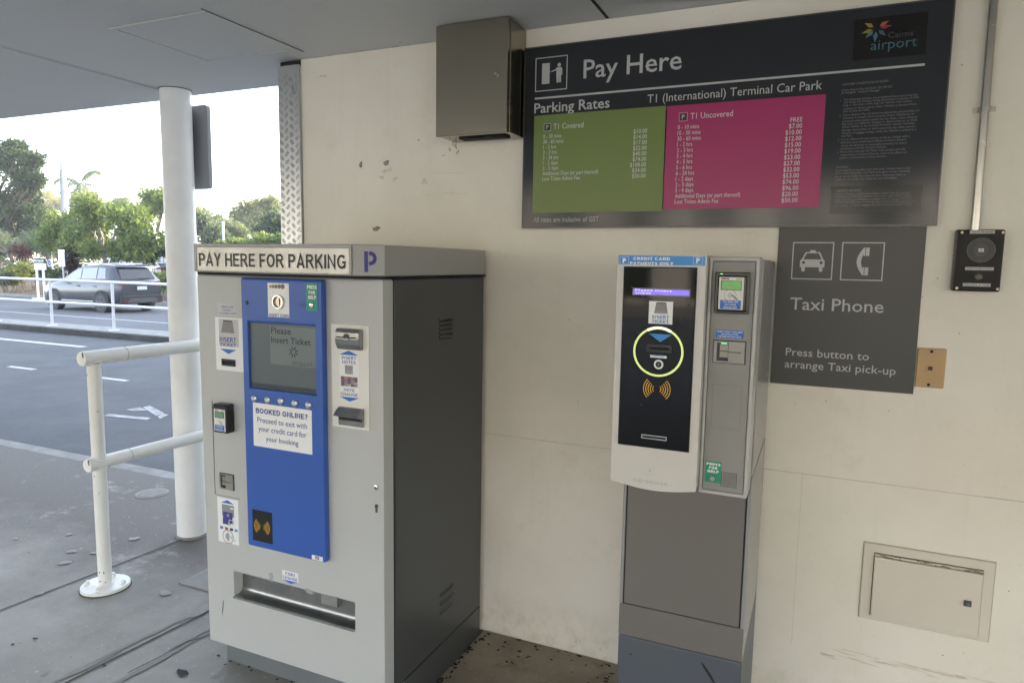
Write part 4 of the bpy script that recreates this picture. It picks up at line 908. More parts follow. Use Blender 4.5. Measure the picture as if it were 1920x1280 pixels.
a = at(MP-.010, 1348.5, 517); c_ = at(MP-.010, 1393, 582)
q = MB(); reader_face(q, MP-.0102, a[0]+.001, c_[0]-.001, c_[1]+.001, a[1]-.003, LCDG); x, z = at(MP-.017, 1353, 513.5); q.rect(x-.003, x+.003, z-.0008, z+.0008, MP-.0166, LEDG); q.build('reader_face', tm)
a = at(MP, 1342.5, 617); c_ = at(MP, 1394, 636)
q = MB(); q.plate(a[0], c_[0], c_[1]+.001, a[1]-.001, MP-.001, .0008, PRINTB); hh = a[1]-c_[1]; xm = (a[0]+c_[0])/2
for k, (st, f_) in enumerate((('INSERT CREDIT CARD HERE', .92), ('SEE DISPLAY FOR', .62), ('FURTHER INSTRUCTIONS', .84))):
    wd = (c_[0]-a[0])*f_; q.text(st, xm-wd/2, xm+wd/2, c_[1]+hh*(.70-.28*k), hh*.15, MP-.0016, STICK, .02)
q.build('instruction_sticker', tm)
a = at(MP, 1339.5, 637.5); c_ = at(MP, 1395.5, 682); card_slot(tm, MP, a[0], c_[0], c_[1], a[1]-.001, True)
a = at(MP, 1336.5, 719); c_ = at(MP, 1387, 806)
q = MB(); e_ = .0009
for (u0, u1, v0, v1) in ((a[0],c_[0],a[1]-e_,a[1]), (a[0],c_[0],c_[1],c_[1]+e_), (a[0],a[0]+e_,c_[1]+e_,a[1]-e_), (c_[0]-e_,c_[0],c_[1]+e_,a[1]-e_)): q.rect(u0, u1, v0, v1, MP-.0006, mat('seam_grey', (.15,.15,.145), .6))
q.build('blank_panel', tm)
a = at(MP, 1323.5, 862); c_ = at(MP, 1351, 907)
q = MB(); q.plate(a[0], c_[0], c_[1]+.002, a[1]-.001, MP-.001, .0008, GREENST); xm = (a[0]+c_[0])/2; hh = a[1]-c_[1]
for k, (st, f_) in enumerate((('PRESS', .88), ('FOR', .56), ('HELP', .72))): wd = (c_[0]-a[0])*f_; q.text(st, xm-wd/2, xm+wd/2, c_[1]+hh*(.80-.165*k), hh*.12, MP-.0016, STICK, .05)
q.build('help_sticker', tm)
x, z = at(MP, 1336, 896); q = MB(); NIC = mat('nickel_button', (.42,.38,.33), .35, metal=.8); q.knob(x, z, .0072, MP-.004, MP-.0008, NIC, 24); q.ring(x, z, .0050, .0054, MP-.0043, PLINTH, 20); q.rect(x-.0005, x+.0005, z-.0025, z+.0012, MP-.0043, PLINTH); q.build('help_button', tm)
q = MB()
for i in range(7):
    for j in range(7):
        x0_, z0_ = at(MP, 1353, 885); x1_, z1b = at(MP, 1379.5, 914)
        q.disc(x0_+(x1_-x0_)*i/6, z0_+(z1b-z0_)*j/6, .0019, MP-.0006, DARK, 10)
q.build('speaker_grille', tm)

# ------------------------------------------------------------------ TARIFF SIGN
SY = WY-.030
MB.block = False
sg = thing('tariff_sign', 'large dark slate sign headed Pay Here with green and pink rate panels', 'sign', (-.38, WY, 1.74))
sx0, sx1, sz0, sz1 = at(SY, 985, 91)[0], at(SY, 1755, 424)[0], at(SY, 1300, 425)[1], at(SY, 1300, 54)[1]
q = MB(); q.plate(sx0, sx1, sz0, sz1, SY, .0285, SIGN)
q.frame(sx0-.002, sx1+.002, sz0-.002, sz1+.002, sx0+.002, sx1-.002, sz0+.004, sz1-.002, SY-.0014, SY-.0002, ALU); 
q.build('board', sg)
y1_ = SY-.0012
q = MB()
def Sp(px, py): return at(SY, px, py)
p0, p1 = Sp(1004,103), Sp(1064,168); x0 = (Sp(1004,113)[0]+Sp(1004,173)[0])/2; x1 = Sp(1064,135)[0]; z1_ = Sp(1004,108)[1]-.004; z0 = Sp(1004,173)[1]
e_ = .0035
q.rect(x0, x1, z1_-e_, z1_, y1_, SIGNT); q.rect(x0, x1, z0, z0+e_, y1_, SIGNT); q.rect(x0, x0+e_, z0+e_, z1_-e_, y1_, SIGNT); q.rect(x1-e_, x1, z0+e_, z1_-e_, y1_, SIGNT)
W_, H_ = x1-x0, z1_-z0
X = lambda u_: x0+u_*W_
Z = lambda v_: z0+v_*H_
q.rect(X(.21), X(.45), Z(.21), Z(.82), y1_, SIGNT)
q.rect(X(.41), X(.48), Z(.545), Z(.575), y1_-.0004, SIGNT)
q.disc(X(.745), Z(.735), W_*.055, y1_, SIGNT, 18)
q.poly([(X(.665),Z(.665)), (X(.66),Z(.42)), (X(.675),Z(.22)), (X(.735),Z(.22)), (X(.742),Z(.42)), (X(.75),Z(.22)), (X(.81),Z(.22)), (X(.815),Z(.665))][::1], y1_, SIGNT)
q.poly([(X(.51),Z(.545)), (X(.65),Z(.575)), (X(.70),Z(.665)), (X(.66),Z(.66)), (X(.63),Z(.61)), (X(.51),Z(.575))], y1_-.0003, SIGNT); q.poly([(X(.81),Z(.665)), (X(.84),Z(.62)), (X(.845),Z(.43)), (X(.82),Z(.43))], y1_-.0003, SIGNT)
q.ptext('Pay Here', SY, (1094,148), (1278,129), (1094,114), SIGNT, .008)
a = Sp(1003,186); c_ = Sp(1734,121); q.rect(a[0], c_[0], (a[1]+c_[1])/2-.0035, (a[1]+c_[1])/2+.0035, y1_, SIGNT)
q.ptext('Parking Rates', SY, (1002,212), (1143,203), (1002,194), SIGNT, .012)
q.ptext('T1 (International) Terminal Car Park', SY, (1214,193), (1541,168), (1214,178), SIGNT, 0)
q.ptext('All rates are inclusive of GST', SY, (1000,416), (1123,416), (1000,407), SIGNT, .005)
q.build('heading_lettering', sg)
def table(name, pxs, material, head, rows, prices, hx, hz_px, row0, rowN, px_price, lab_px):
    q = MB(); (ax_, az_), (bx_, bz_) = pxs
    x0, z1_ = Sp(ax_, az_); x1, z0 = Sp(bx_, bz_)
    Yt = SY-.004
    q.plate(x0, x1, z0, z1_, Yt, .0036, material); yt = Yt-.0008
    hxx, hz = at(Yt, *hz_px); s = .013
    q.rect(hxx, hxx+.030, hz-.006, hz+.024, yt, SIGNT); q.rect(hxx+.0015, hxx+.0285, hz-.0045, hz+.0225, yt-.0004, material); q.rect(hxx+.004, hxx+.026, hz-.002, hz+.020, yt-.0007, mat('deep_navy', (.012,.013,.035), .3)); q.text_at('P', hxx+.015, hz+.002, .014, yt-.0011, SIGNT, .03, 1, 'c')
    q.text_at(head, hxx+.040, hz, .020, yt, RATET, .002, .84)
    za, zb = at(Yt, *row0)[1], at(Yt, *rowN)[1]; n = len(rows); xx = at(Yt, *lab_px)[0]
    for i, st in enumerate(rows): q.text_at(st, xx, za+(zb-za)*i/(n-1), .0145, yt, RATET, .001, .78)
    pa, pb = at(Yt, *px_price[0]), at(Yt, *px_price[1]); n = len(prices)
    for i, st in enumerate(prices): q.text_at(st, pa[0], pa[1]+(pb[1]-pa[1])*i/(n-1), .0145, yt, RATET, .001, .88, 'r')
    q.build(name, sg)
table('green_rate_panel', ((1002.5,218), (1241,396)), SIGNG, 'T1 Covered',
      ['0 - 30 mins','30 - 60 mins','1 - 2 hrs','2 - 3 hrs','3 - 24 hrs','1 - 2 days','2 - 3 days','Additional Days (or part thereof)','Lost Ticket Admin Fee'],
      ['$10.00','$14.00','$17.00','$22.00','$40.00','$74.00','$108.00','$34.00','$50.00'], 0, (1019.5,244), (1019,260), (1018,339), ((1213.5,249), (1210.5,333)), (1018,300))
table('pink_rate_panel', ((1251.5,200), (1535,388)), SIGNP, 'T1 Uncovered',
      ['0 - 10 mins','10 - 30 mins','30 - 60 mins','1 - 2 hrs','2 - 3 hrs','3 - 4 hrs','4 - 5 hrs','5 - 6 hrs','6 - 24 hrs','1 - 2 days','2 - 3 days','3 - 4 days','Additional Days (or part thereof)','Lost Ticket Admin Fee'],
      ['FREE','$7.00','$10.00','$12.00','$15.00','$19.00','$23.00','$27.00','$32.00','$53.00','$74.00','$96.00','$20.00','$50.00'], 0, (1273,225), (1271,243), (1266,382), ((1504.5,228), (1496,379)), (1268,310))
q = MB(); a = Sp(1246.5,300); q.rect(Sp(1243,300)[0], Sp(1250,300)[0], Sp(1245,391)[1], Sp(1245,208)[1], y1_, SIGNBK); q.build('divider', sg)
q = MB(); a = Sp(1604,30); c_ = Sp(1733,106); z1_ = (Sp(1604,36)[1]+Sp(1740,24)[1])/2; z0 = (Sp(1602,112)[1]+Sp(1733,104)[1])/2
q.rect(a[0], c_[0]+.002, z0, z1_, y1_, SIGNBK)
q.ptext('airport', SY, (1632,94), (1719,88), (1632,76), mat('teal_print', (.03,.11,.15), .35), 0, .002); q.ptext('Cairns', SY, (1665,72), (1712,68), (1665,61), mat('dim_print', (.055,.05,.05), .35), 0, .002)
cx, cz = Sp(1643, 54)
for ang_, L_, cl in ((195,.034,(.20,.20,.02)), (150,.030,(.35,.25,.02)), (30,.030,(.35,.09,.03)), (5,.034,(.28,.015,.04)), (222,.030,(.06,.13,.17)), (268,.034,(.04,.15,.20)), (318,.028,(.05,.11,.14))):
    t_ = R(ang_); d = (math.cos(t_), math.sin(t_)); p = (-d[1], d[0]); r0 = .010
    q.poly([(cx+d[0]*r0, cz+d[1]*r0), (cx+d[0]*(r0+L_*.35)-p[0]*.0065, cz+d[1]*(r0+L_*.35)-p[1]*.0065), (cx+d[0]*(r0+L_), cz+d[1]*(r0+L_)), (cx+d[0]*(r0+L_*.35)+p[0]*.0065, cz+d[1]*(r0+L_*.35)+p[1]*.0065)], y1_-.0008, mat('petal_%d' % ang_, cl, .35))
q.build('emblem_panel', sg)
q = MB(); fine = [('CAR PARK CONDITIONS OF ENTRY', 1579, 161, 1666, 154), ('Cairns Airport Pty Ltd ACN 132 228 221', 1578, 172, 1672, 164), ('As delegate - Airport Manager', 1577, 177, 1650, 171),
 ('The following Vehicles are prohibited from entry into the', 1582, 189, 1720, 180), ('Car Parks: (a) Vehicles having dimensions in excess of 4.9m', 1582, 194, 1723, 185), ('long x 1.9m wide x 4.0m high; (b) Vehicles with trailers,', 1581, 200, 1710, 191), ('caravans or floats; and (c) other Vehicles as directed from', 1581, 206, 1718, 197), ('time to time by CAPL.', 1581, 211, 1631, 208),
 ('Cairns Airport Pty Ltd does not guarantee and provides no', 1580, 218, 1723, 209), ('warranty in respect of the security of your Vehicle (or its', 1580, 224, 1714, 215), ('contents) while parked within the Car Parks. Cairns Airport', 1579, 230, 1720, 221), ('Pty Ltd is not liable for damage to, destruction to, or theft', 1579, 235, 1719, 227), ('of any Vehicle or its contents however caused, including', 1579, 241, 1714, 232), ('damage, destruction or theft caused by any other person,', 1578, 247, 1717, 238), ('Vehicle or baggage trolley, while the Vehicle is parked in a', 1578, 252, 1718, 245), ('Car Park.', 1578, 258, 1597, 256),
 ('It is an offence for any person to fail to comply with a', 1577, 264, 1706, 257), ('direction of an Authorised Officer of Cairns Airport', 1576, 270, 1699, 263), ('where the direction is reasonably necessary to ensure', 1576, 276, 1701, 269), ('compliance with the Airport Notices.', 1575, 281, 1662, 277),
 ('All persons entering Car Parks must comply with the', 1575, 287, 1697, 281), ('requirements of Airport Notices, and it is an offence to', 1575, 293, 1700, 287), ('permit a contravention of those Notices.', 1574, 298, 1662, 295),
 ('PAYMENT', 1568, 316, 1591, 315), ('A parking fee is payable each time your Vehicle exits a Car', 1567, 322, 1708, 316), ('Park. Upon entering a Car Park, you agree to pay a parking', 1567, 327, 1706, 322), ('fee as set by CAPL from time to time. Payments made to', 1566, 333, 1698, 329), ('CAPL for use of the Car Parks are non-refundable.', 1566, 338, 1682, 336)]
for st, xa, ya, xb, yb in fine:
    A = Sp(xa, ya); B = Sp(xb, yb); q.text(st, A[0], B[0], (A[1]+B[1])/2, .0062, y1_, SIGNTD, 0)
for st, xa, ya in (('1', 1576, 189), ('2', 1574, 218), ('3', 1571, 264), ('4', 1569, 287)): A = Sp(xa, ya); q.text_at(st, A[0], A[1]-.002, .006, y1_, SIGNTD, 0, .9)
q.build('conditions_lettering', sg)
q = MB(); a = Sp(1559,348); c_ = Sp(1726,399); q.rect(a[0]-.001, c_[0], c_[1], (Sp(1559,350)[1]+Sp(1729,346)[1])/2, y1_, SIGNBK)
for st, xa, ya, xb, yb in (('AIRPORT NOTICES', 1567, 360, 1614, 359), ('Airport Notices published by Cairns Airport Pty Ltd set out', 1566, 366, 1706, 363), ('requirements that all persons to Car Parks must comply with. A', 1566, 371, 1709, 368), ('copy of all Airport Notices is available free of charge from the', 1566, 376, 1708, 374), ('Airport Administration Centre during normal business hours or on', 1565, 381, 1716, 379), ('the website of Cairns Airport Pty Ltd www.cairnsairport.com', 1565, 387, 1708, 385)):
    A = Sp(xa, ya); B = Sp(xb, yb); q.text(st, A[0], B[0], (A[1]+B[1])/2, .0062, y1_-.0008, mat('notice_print', (.20,.20,.20), .35), 0)
q.build('notice_panel', sg)

# ------------------------------------------------------------------ TAXI PHONE SIGN
TY = WY-.006
ts = thing('taxi_phone_sign', 'matt grey taxi phone sign with car and handset symbols', 'sign', (.08, WY, 1.2))
x0, x1 = at(TY, 1461, 430)[0], at(TY, 1738, 428)[0]; z0 = (at(TY, 1443, 716)[1]+at(TY, 1711, 740)[1])/2; z1_ = sz0-.003
TBQ = MB(); TBQ.plate(x0, x1, z0, z1_, TY, .0052, TAXI)
q = MB(); yt = TY-.001
def sq(xa, xb, za, zb, e_=.0035):
    global q
    q.rect(xa, xb, zb-e_, zb, yt, SIGNT); q.rect(xa, xb, za, za+e_, yt, SIGNT); q.rect(xa, xa+e_, za+e_, zb-e_, yt, SIGNT); q.rect(xb-e_, xb, za+e_, zb-e_, yt, SIGNT)
xa, xb = at(TY, 1485, 490)[0], at(TY, 1562, 490)[0]; za, zb = at(TY, 1520, 524)[1], at(TY, 1520, 454)[1]; sq(xa, xb, za, zb)
W_, H_ = xb-xa, zb-za
X = lambda u_: xa+u_*W_
Z = lambda v_: za+v_*H_
# taxi: body with the windscreen left open, sign on the roof, two wheels
q.poly([(X(.20),Z(.33)), (X(.80),Z(.33)), (X(.80),Z(.50)), (X(.765),Z(.54)), (X(.235),Z(.54)), (X(.20),Z(.50))], yt, SIGNT)
q.poly([(X(.235),Z(.54)), (X(.275),Z(.54)), (X(.355),Z(.705)), (X(.645),Z(.705)), (X(.725),Z(.54)), (X(.765),Z(.54)), (X(.672),Z(.735)), (X(.328),Z(.735))][::-1] if False else [(X(.235),Z(.54)), (X(.275),Z(.54)), (X(.355),Z(.705)), (X(.328),Z(.735))], yt, SIGNT)
q.poly([(X(.725),Z(.54)), (X(.765),Z(.54)), (X(.672),Z(.735)), (X(.645),Z(.705))], yt, SIGNT); q.poly([(X(.355),Z(.705)), (X(.645),Z(.705)), (X(.672),Z(.735)), (X(.328),Z(.735))], yt, SIGNT)
q.rect(X(.435), X(.565), Z(.735), Z(.785), yt, SIGNT)
for u_ in (.285, .715): q.rect(X(u_-.045), X(u_+.045), Z(.25), Z(.33), yt, SIGNT); q.disc(X(u_), Z(.255), W_*.045, yt-.0003, SIGNT, 14); q.disc(X(u_), Z(.455), W_*.04, yt-.0006, TAXI, 16)
xa, xb = at(TY, 1577, 490)[0], at(TY, 1657, 490)[0]; q.build('taxi_symbol', ts); q = MB(); sq(xa, xb, za, zb); W_ = xb-xa
cx, cz = X(.72), Z(.5)
outer = [(X(.52)+W_*-.0-.15*W_*math.sin(R(180*k/16)), Z(.86)-(.72*H_)*k/16) for k in range(17)]
inner = [(X(.52)+.0*W_-.045*W_*math.sin(R(180*k/16)), Z(.70)-(.40*H_)*k/16) for k in range(17)]
vs = [(p_[0], yt, p_[1]) for p_ in outer+inner]; q.add(vs, [(k, k+1, 17+k+1, 17+k) for k in range(16)], SIGNT)
q.rect(X(.52), X(.555), Z(.645), Z(.86), yt, SIGNT); q.rect(X(.52), X(.555), Z(.14), Z(.355), yt, SIGNT)
q.rect(X(.57), X(.655), Z(.65), Z(.86), yt, SIGNT); q.rect(X(.57), X(.655), Z(.14), Z(.35), yt, SIGNT)
q.build('phone_symbol', ts); q = TBQ; q.ptext('Taxi Phone', TY, (1481,580), (1656,586), (1481,558), SIGNT, .006); q.ptext('Press button to', TY, (1473,666), (1629,675), (1473,652), SIGNT, .004); q.ptext('arrange Taxi pick-up', TY, (1471,688), (1679,703), (1471,674), SIGNT, .004)
q.build('board', ts)

# ------------------------------------------------------------------ STEEL ENCLOSURE, INTERCOM, CONDUIT, SOCKET, WALL HATCH
en = thing('steel_enclosure', 'brushed stainless steel box with a round lock high on the wall', 'electrical box', (-1.25, 2.4, 2.08))
ex0, ex1, ez0, ez1, ey = -1.402, -1.0975, 2.083, 2.4965, 2.392
q = MB(); q.box(ex0, ex1+.003, ey+.022, WY-.001, ez0+.004, ez1-.002, STEELB); q.build('body', en, .003)
q = MB(); q.box(ex0, ex1, ey, ey+.0185, ez0, ez1, STEELB); q.build('door', en, .003, 2)
q = MB(); q.box(ex0+.005, ex1-.004, ey+.0187, ey+.0218, ez0+.006, ez1-.006, DARK); q.build('door_gasket', en)
x, z = at(ey, 930, 139); q = MB(); q.knob(x, z, .0105, ey-.006, ey, CHROME, 28); q.ring(x, z, .006, .0085, ey-.0064, BLKPL, 24); q.rect(x-.004, x+.004, z-.001, z+.001, ey-.0068, CHROME); q.build('lock', en)
q = MB(); q.box(-1.33, -1.13, 2.45, 2.50, ez0-.003, ez0+.0035, DARK); q.build('gland_plate', en)
IY0 = WY-.034
MB.block = True
ic = thing('taxi_intercom', 'black taxi phone box with round speaker and push button', 'intercom', (.45, WY, 1.53))
ix0, ix1 = at(IY0, 1797, 490)[0], at(IY0, 1884, 490)[0]; iz0, iz1 = at(IY0, 1840, 547)[1], at(IY0, 1840, 430)[1]
ix0 = .380; ix1 = .508
q = MB(); q.box(ix0, ix1, IY0+.004, WY-.001, iz0, iz1, BLKPL); q.build('housing', ic, .006, 2)
q = MB(); q.plate(ix0+.004, ix1-.002, iz0+.003, iz1-.003, IY0, .0038, mat('intercom_black', (.005,.005,.005), .22, spec=.15)); q.build('front_plate', ic, .004, 2)
cx, cz = at(IY0, 1839.5, 469); rr_ = .038
SPK = mat('speaker_cone', (.05,.05,.048), .5, vary=.2, vscale=40)
q = MB(); q.disc(cx, cz, .0375, IY0-.0006, SPK, 40); q.ring(cx, cz, .0355, .0375, IY0-.0014, mat('speaker_rim', (.09,.09,.085), .3), 40); q.ring(cx, cz, .021, .0222, IY0-.0012, BLACK, 36); q.disc(cx, cz, .0205, IY0-.0010, mat('speaker_cap', (.06,.058,.05), .4), 30)
q.frame(cx-.0065, cx+.0065, cz-.005, cz+.005, cx-.004, cx+.004, cz-.003, cz+.003, IY0-.003, IY0-.0012, STICK); q.rect(cx-.002, cx+.002, cz-.0015, cz+.0015, IY0-.0020, STICK); q.build('speaker', ic)
x, z = at(IY0, 1834.5, 519); q = MB(); q.knob(x, z, .0115, IY0-.005, IY0-.0002, mat('button_lens', (.10,.09,.06), .15), 24, .003); q.build('call_button', ic)
for nm, st, A, B in (('top_label', 'TAXI PHONE', (1819,432), (1865,438)), ('middle_label', 'PRESS BUTTON', (1810,500.5), (1863,507)), ('bottom_label', 'TO CALL A TAXI', (1805.5,530.5), (1857,537.5))):
    a = at(IY0, *A); c_ = at(IY0, *B); q = MB(); q.plate(a[0], c_[0], c_[1], a[1], IY0-.0010, .0008, mat('label_tape', (.50,.50,.49), .4)); q.text(st, a[0]+.004, c_[0]-.004, c_[1]+.0022, (a[1]-c_[1])-.0046, IY0-.0016, BLACK, .01); q.build('label', ic)
for px, py in ((1804,436), (1881,436), (1794,540), (1870.5,542)):
    x, z = at(IY0, px, py); q = MB(); q.knob(x, z, .0038, IY0-.002, IY0, mat('brass_screw', (.55,.50,.33), .3, metal=1), 14); q.rect(x-.0025, x+.0025, z-.0006, z+.0006, IY0-.0024, DARK); q.build('screw', ic)
q = MB(); 
cd_ = thing('conduit', 'shiny galvanised pipe running down the wall to black intercom', 'pipe', (.43, WY, 1.73))
X0 = .4285; q = MB(); q.cyl((X0+.002, WY-.016, iz1-.004), (X0-.004, WY-.016, 2.498), .0125, .0125, GALV, 24); q.build('pipe', cd_)
zc = at(WY-.016, 1838, 205)[1]; q = MB(); q.cyl((X0, WY-.016, zc-.008), (X0, WY-.016, zc+.008), .0145, .0145, GALV, 24); q.box(X0-.03, X0+.03, WY-.003, WY-.0005, zc-.008, zc+.008, GALV); q.build('clip', cd_)
so_ = thing('phone_socket', 'beige wall plate with phone jack beside the taxi sign', 'wall socket', (.35, WY, 1.22))
KY0 = WY-.009; x0, x1 = at(KY0, 1718, 690)[0], at(KY0, 1773, 690)[0]; z0, z1_ = at(KY0, 1745, 727)[1], at(KY0, 1745, 653)[1]
q = MB(); q.box(x0, x1, KY0, WY-.0008, z0, z1_, BEIGE); q.build('wall_plate', so_, .004, 2)
x, z = at(KY0, 1744, 690.5); q = MB(); q.frame(x-.009, x+.009, z-.010, z+.010, x-.006, x+.006, z-.006, z+.006, KY0-.004, KY0-.0003, BEIGE); q.rect(x-.006, x+.006, z-.006, z+.006, KY0-.0008, DARK); q.rect(x-.003, x+.003, z-.005, z+.001, KY0-.0014, mat('jack_brass', (.25,.12,.04), .4)); q.build('jack', so_)
for px, py in ((1747,659), (1741,721)):
    x, z = at(KY0, px, py); q = MB(); q.knob(x, z, .0048, KY0-.001, KY0-.0001, DARK, 14); q.build('screw_hole', so_)
ht = thing('wall_hatch', 'cream metal access hatch with keyed latch low on the wall', 'hatch', (.38, WY, .41))
x0, x1, z0, z1_ = .1965, .5715, .405, .672
q = MB(); q.frame(x0, x1, z0, z1_, x0+.032, x1-.030, z0+.014, z1_-.030, WY-.007, WY-.0008, HATCHM); q.build('frame', ht, .002)
q = MB(); q.rect(x0+.031, x1-.029, z0+.013, z1_-.029, WY-.0015, DARK); q.rect(x0-.003, x1+.003, z0-.003, z1_+.003, WY-.0011, GRIME)
q.build('shadow_gap', ht)
q = MB(); q.plate(x0+.0335, x1-.0320, z0+.0155, z1_-.041, WY-.019, .016, HATCHM); q.build('door', ht, .003, 2)
q = MB(); q.box(x0+.034, x1-.032, WY-.012, WY-.002, z1_-.0385, z1_-.033, HATCHM)
rr = random.Random(8)
for i in range(16):
    t = MB(); blob(t, (rr.uniform(x0+.04,x1-.04), z1_-.036+rr.uniform(-.003,.005)), rr.uniform(.002,.014), .0018, 0, RUST, i, 10, .6); q.add([(v[0], WY-.0125-.0001*i, v[1]) for v in t.v], t.f, RUST if i % 2 else EDGE)
q.build('hinge_strip', ht)
x, z = at(WY-.019, 1814, 1130); q = MB(); q.box(x-.0105, x+.0105, WY-.025, WY-.0195, z-.0095, z+.0095, mat('latch_grey', (.10,.105,.11), .35, metal=.6)); q.knob(x, z, .006, WY-.0275, WY-.0252, CHROME, 16); q.rect(x-.003, x+.003, z-.0007, z+.0007, WY-.0279, DARK); q.build('latch', ht, .0015)


# ------------------------------------------------------------------ FENCE ON THE MEDIAN
FENW = mat('fence_paint', (.62,.63,.64), .42, vary=.08, vscale=10)
fn = thing('fence', 'white tubular two-rail fence along the median between the two roads', 'fence', (-15, 10.06, 0))
for zc in (1.045, .545):
    q = MB(); q.cyl((-60, 10.06, zc), (14, 10.06, zc), .030, .030, FENW, 14); q.build('rail', fn)
x = -13.93+2.09*4
for k in range(18):
    q = MB(); xx = x-2.09*k; q.cyl((xx,10.06,.006), (xx,10.06,1.02), .030, .030, FENW, 14); q.cyl((xx,10.06,0), (xx,10.06,.014), .105, .105, FENW, 20); q.build('post', fn)

